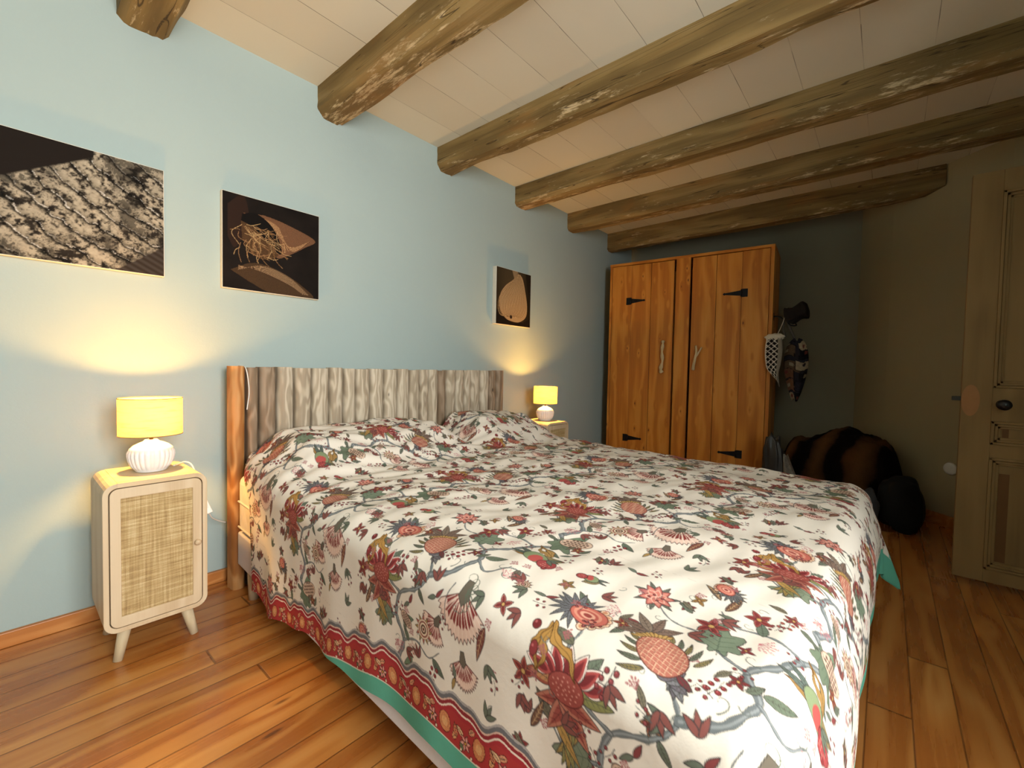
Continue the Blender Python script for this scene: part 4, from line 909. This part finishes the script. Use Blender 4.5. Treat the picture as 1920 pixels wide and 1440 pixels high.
# stocking with crossed white lacing
C = Canvas(.16, .42, .0022, '#120f10'); at(C, 0, 0)
for k in range(-3, 12):
    for s_ in (1, -1): C.stroke([(.00, k*.046), (.13, k*.046+s_*.10)], .0032, '#dcd6c8')
    for q_ in range(4):
        C.fill(circ(.0045, 8, q_*.0433, k*.046+(q_*.0333 if 1 else 0)), '#efe9dc')
C.fill([(.118, 0), (.16, 0), (.16, .42), (.118, .42)], '#8e877a', tex=.3); C.fill([(0, 0), (.012, 0), (.012, .42), (0, .42)], '#e6e0d2')
nx, ny = 50, 120; U2, V3 = np.meshgrid(np.linspace(0, 2*math.pi, nx), np.linspace(0, 1, ny)); wd = .052+.008*np.sin(V3*6)-.046*smooth(V3, .55, 1.0)
sy = -1.522-.045*smooth(V3, .6, 1)+wd*np.cos(U2); sx = 3.898+.022*np.sin(U2)*(1-.6*V3); sz = 1.235-.37*V3
ii = np.clip(((.5-.5*np.cos(U2))*C.nx*.999).astype(int), 0, C.nx-1); jj = np.clip((V3*C.ny*.999).astype(int), 0, C.ny-1)
sk = grid_mesh('laced_stocking', np.stack([sx, sy, sz], -1), C.a[jj, ii], MVBAG); tag(sk, 'dark stocking with crossed white lacing and a fluffy cream cuff by the wardrobe edge', 'stocking')
o = blob('cuff', MLACE, (3.902, -1.525, 1.245), (.030, .066, .026), 40, .16, 7, 5); o.parent = sk; o['label'] = 'fluffy cream cuff'
MB().tube(cr([(3.902, -1.54, 1.26), (3.96, -1.56, 1.34), (4.01, -1.572, 1.418)], 5), .003, 6).build('hanging_loop', MLACE, sk)
# ------------------------------------------------------------------ heap in the corner
def pile(x, y):
    # blanket draped over a low chest: height above floor at world x,y
    return 0
nx, ny = 150, 110; A_, B_ = np.meshgrid(np.linspace(-1, 1, nx), np.linspace(-1, 1, ny))      # A along y, B along x
r8 = np.maximum(np.abs(A_), np.abs(B_)); rad = (np.abs(A_)**5+np.abs(B_)**5)**.2
n1 = fnoise(nx, ny, 40, 21, 3); n2 = fnoise(nx, ny, 15, 22, 3)
hgt = .50-.50*smooth(rad, .58, 1.02)**1.2+.05*np.sin(A_*5.2+1.0)*(1-rad*.6)+(n1-.5)*.10+(n2-.5)*.05*(.4+rad)
fold = .03*np.sin(A_*17+n1*6)*smooth(rad, .4, .9)
px = 4.04+B_*(.29+.05*n1)+fold*.6*np.sign(B_); py = -1.95-A_*(.43+.03*n2)
lim = -2.0-(XB-px)*.52                      # keep clear of the oblique wall
py = np.maximum(py, np.where(px > 3.98, -2.0-(4.55-px)*.80+.03, -9)); py = np.maximum(py, -2.45+.03)
px = np.minimum(px, XB-.06)
bk = grid_mesh('fur_blanket', np.stack([px, py, np.maximum(hgt, .012)], -1), None, MFUR); tag(bk, 'brown fur blanket with dark bands heaped low in the dark corner beside the wardrobe', 'blanket')
ch = thing('storage_chest', (4.02, -1.95, 0), label='low dark chest hidden under the banded fur blanket', cat='chest')
MB().box(-.17, .17, -.22, .22, .03, .32).build('chest_body', MDKBROWN, ch, bevel=.01); MB().box(-.175, .175, -.225, .225, .322, .345).build('lid', MDKBROWN, ch, bevel=.006)
for sx in (-1, 1):
    for sy in (-1, 1): MB().box(sx*.15-.015, sx*.15+.015, sy*.2-.015, sy*.2+.015, 0, .03).build('foot', MDKBROWN, ch)
bb = blob('black_bag', MBLACK, (3.63, -2.29, .16), (.09, .11, .162), 48, .11, 4.2, 12, .7); tag(bb, 'slumped black bag on the floor at the right end of the fur blanket', 'bag')
gb = blob('plastic_bag', MGREY, (3.64, -1.59, .26), (.045, .07, .24), 44, .12, 5, 14, .8, lambda x, y, z: (x, y, max(z, .002))); tag(gb, 'crumpled grey plastic bag between wardrobe and fur blanket', 'bag')
tc = MB(); 
vs = []; 
for j in range(13):
    for i in range(9):
        a, c = i/8, j/12; vs.append((3.60+.02*math.sin(a*7+c*4), -1.66-.06*c*0-a*(.03+.13*(1-c)), .02+.37*c+.008*math.sin(a*9)))
for (x, y, z) in list(vs): vs.append((x+.006, y, z))
q_ = [(j*9+i, j*9+i+1, (j+1)*9+i+1, (j+1)*9+i) for j in range(12) for i in range(8)]; fs = q_+[tuple(v+117 for v in f[::-1]) for f in q_]
rim_ = [i for i in range(9)]+[j*9+8 for j in range(1, 13)]+[12*9+i for i in range(7, -1, -1)]+[j*9 for j in range(11, 0, -1)]
fs += [(rim_[i], rim_[(i+1) % len(rim_)], rim_[(i+1) % len(rim_)]+117, rim_[i]+117) for i in range(len(rim_))]
o = tc.add(vs, fs, True).build('folded_cloth', MSPEC); tag(o, 'pale speckled cloth showing as a small triangle in front of the fur blanket', 'cloth')
gc = blob('grey_cloth', plain('dusty_grey_cloth', '#4c4c52', .9, .2, 30), (3.52, -2.13, .13), (.07, .06, .13), 40, .14, 4, 19, .9, lambda x, y, z: (x, y, max(z, .002))); tag(gc, 'dusty grey bundle of cloth on the floor in front of the black bag', 'cloth')
# ------------------------------------------------------------------ open door
dr = thing('door_1', (2.9, -2.463, 0)); dr['kind'] = 'structure'; DW = .76; Z0, Z1 = .032, 1.885
# local frame: y runs -0..-DW, x towards the room end; face at x=0 looks to the camera
fr = [(-.0, -.098, Z0, Z1), (-DW+.098, -DW, Z0, Z1)]
b = MB()
for (a, c, z0, z1) in ((0, -.098, Z0, Z1), (-DW+.098, -DW, Z0, Z1), (-.098, -DW+.098, Z1-.095, Z1), (-.098, -DW+.098, .765, .915), (-.098, -DW+.098, .60, .66), (-.098, -DW+.098, Z0, .092)): b.box(0, .036, c, a, z0, z1)
b.build('door_frame', MDOOR, dr, bevel=.0015)
def dpanel(z0, z1, nm='door_panel'):
    y0, y1 = -.098, -DW+.098; b = MB().box(.014, .024, y1, y0, z0, z1); p = b.build(nm, MDOOR, dr)
    b = MB()
    for i, (w0, x0) in enumerate(((.0, -.006), (.012, .001), (.022, .008))):
        w1 = w0+.011
        for (a, c, e, f) in ((y0-w0, y0-w1, z0+w0, z1-w0), (y1+w1, y1+w0, z0+w0, z1-w0), (y0-w0, y1+w0, z0+w0, z0+w1), (y0-w0, y1+w0, z1-w1, z1-w0)): b.box(x0, .016, min(a, c), max(a, c), e, f)
    b.build('moulding', MDOOR, p, bevel=.002); return p
dpanel(.915, Z1-.095); pm = dpanel(.66, .765); pl_ = dpanel(.092, .60)
MB().box(.0125, .0139, -.155, -.135, .675, .75).build('dark_patch', MBRNWOOD, pm); MB().box(.0125, .0139, -.165, -.133, .13, .53).build('dark_patch', MBRNWOOD, pl_)  # thin dark brown strips on the panels, beside the mouldings
k_ = MB().lathe([(.021, 0), (.021, .004), (.009, .006), (.009, .026), (.018, .032), (.024, .044), (.022, .056), (.012, .063), (0, .064)], 28).build('door_knob', MKNOB, dr, loc=(0, -.130, .842)); k_.rotation_euler = (0, math.radians(-90), 0)
MB().extrude([(-.030+.030*math.cos(a)*1.0, .855+.072*math.sin(a)) for a in np.linspace(0, 6.283, 28, endpoint=False)], 0, .0012).build('filled_patch', MPUTTY, dr)
o = bpy.data.objects['filled_patch']; o.rotation_euler.z = math.radians(90); o.location = (-.0001, -.0, 0)
MB().box(.008, .024, -.002, .030, .852, .872).build('latch_bolt', MBRASSD, dr, bevel=.002)
# white disc on the oblique wall behind the door
dx, dy = 3.86, -2.59; nv = Vector((-.739, .674*.0-.674*0+.0, 0)); 
ax = math.atan2(-(3.98-3.77), -(-2.70+2.47)*-1)
disc = MB().lathe([(0, .012), (.026, .012), (.037, .009), (.041, 0), (0, 0)], 32).build('wall_cap', MWHITE); n2d = Vector((-(2.70-2.47), (3.98-3.77), 0)).normalized()
disc.rotation_mode = 'QUATERNION'; disc.rotation_quaternion = n2d.to_track_quat('Z', 'Y'); disc.location = (3.9265, -2.5265, .378)
tag(disc, 'round white plastic cap on the wall just left of the open door', 'wall cap')
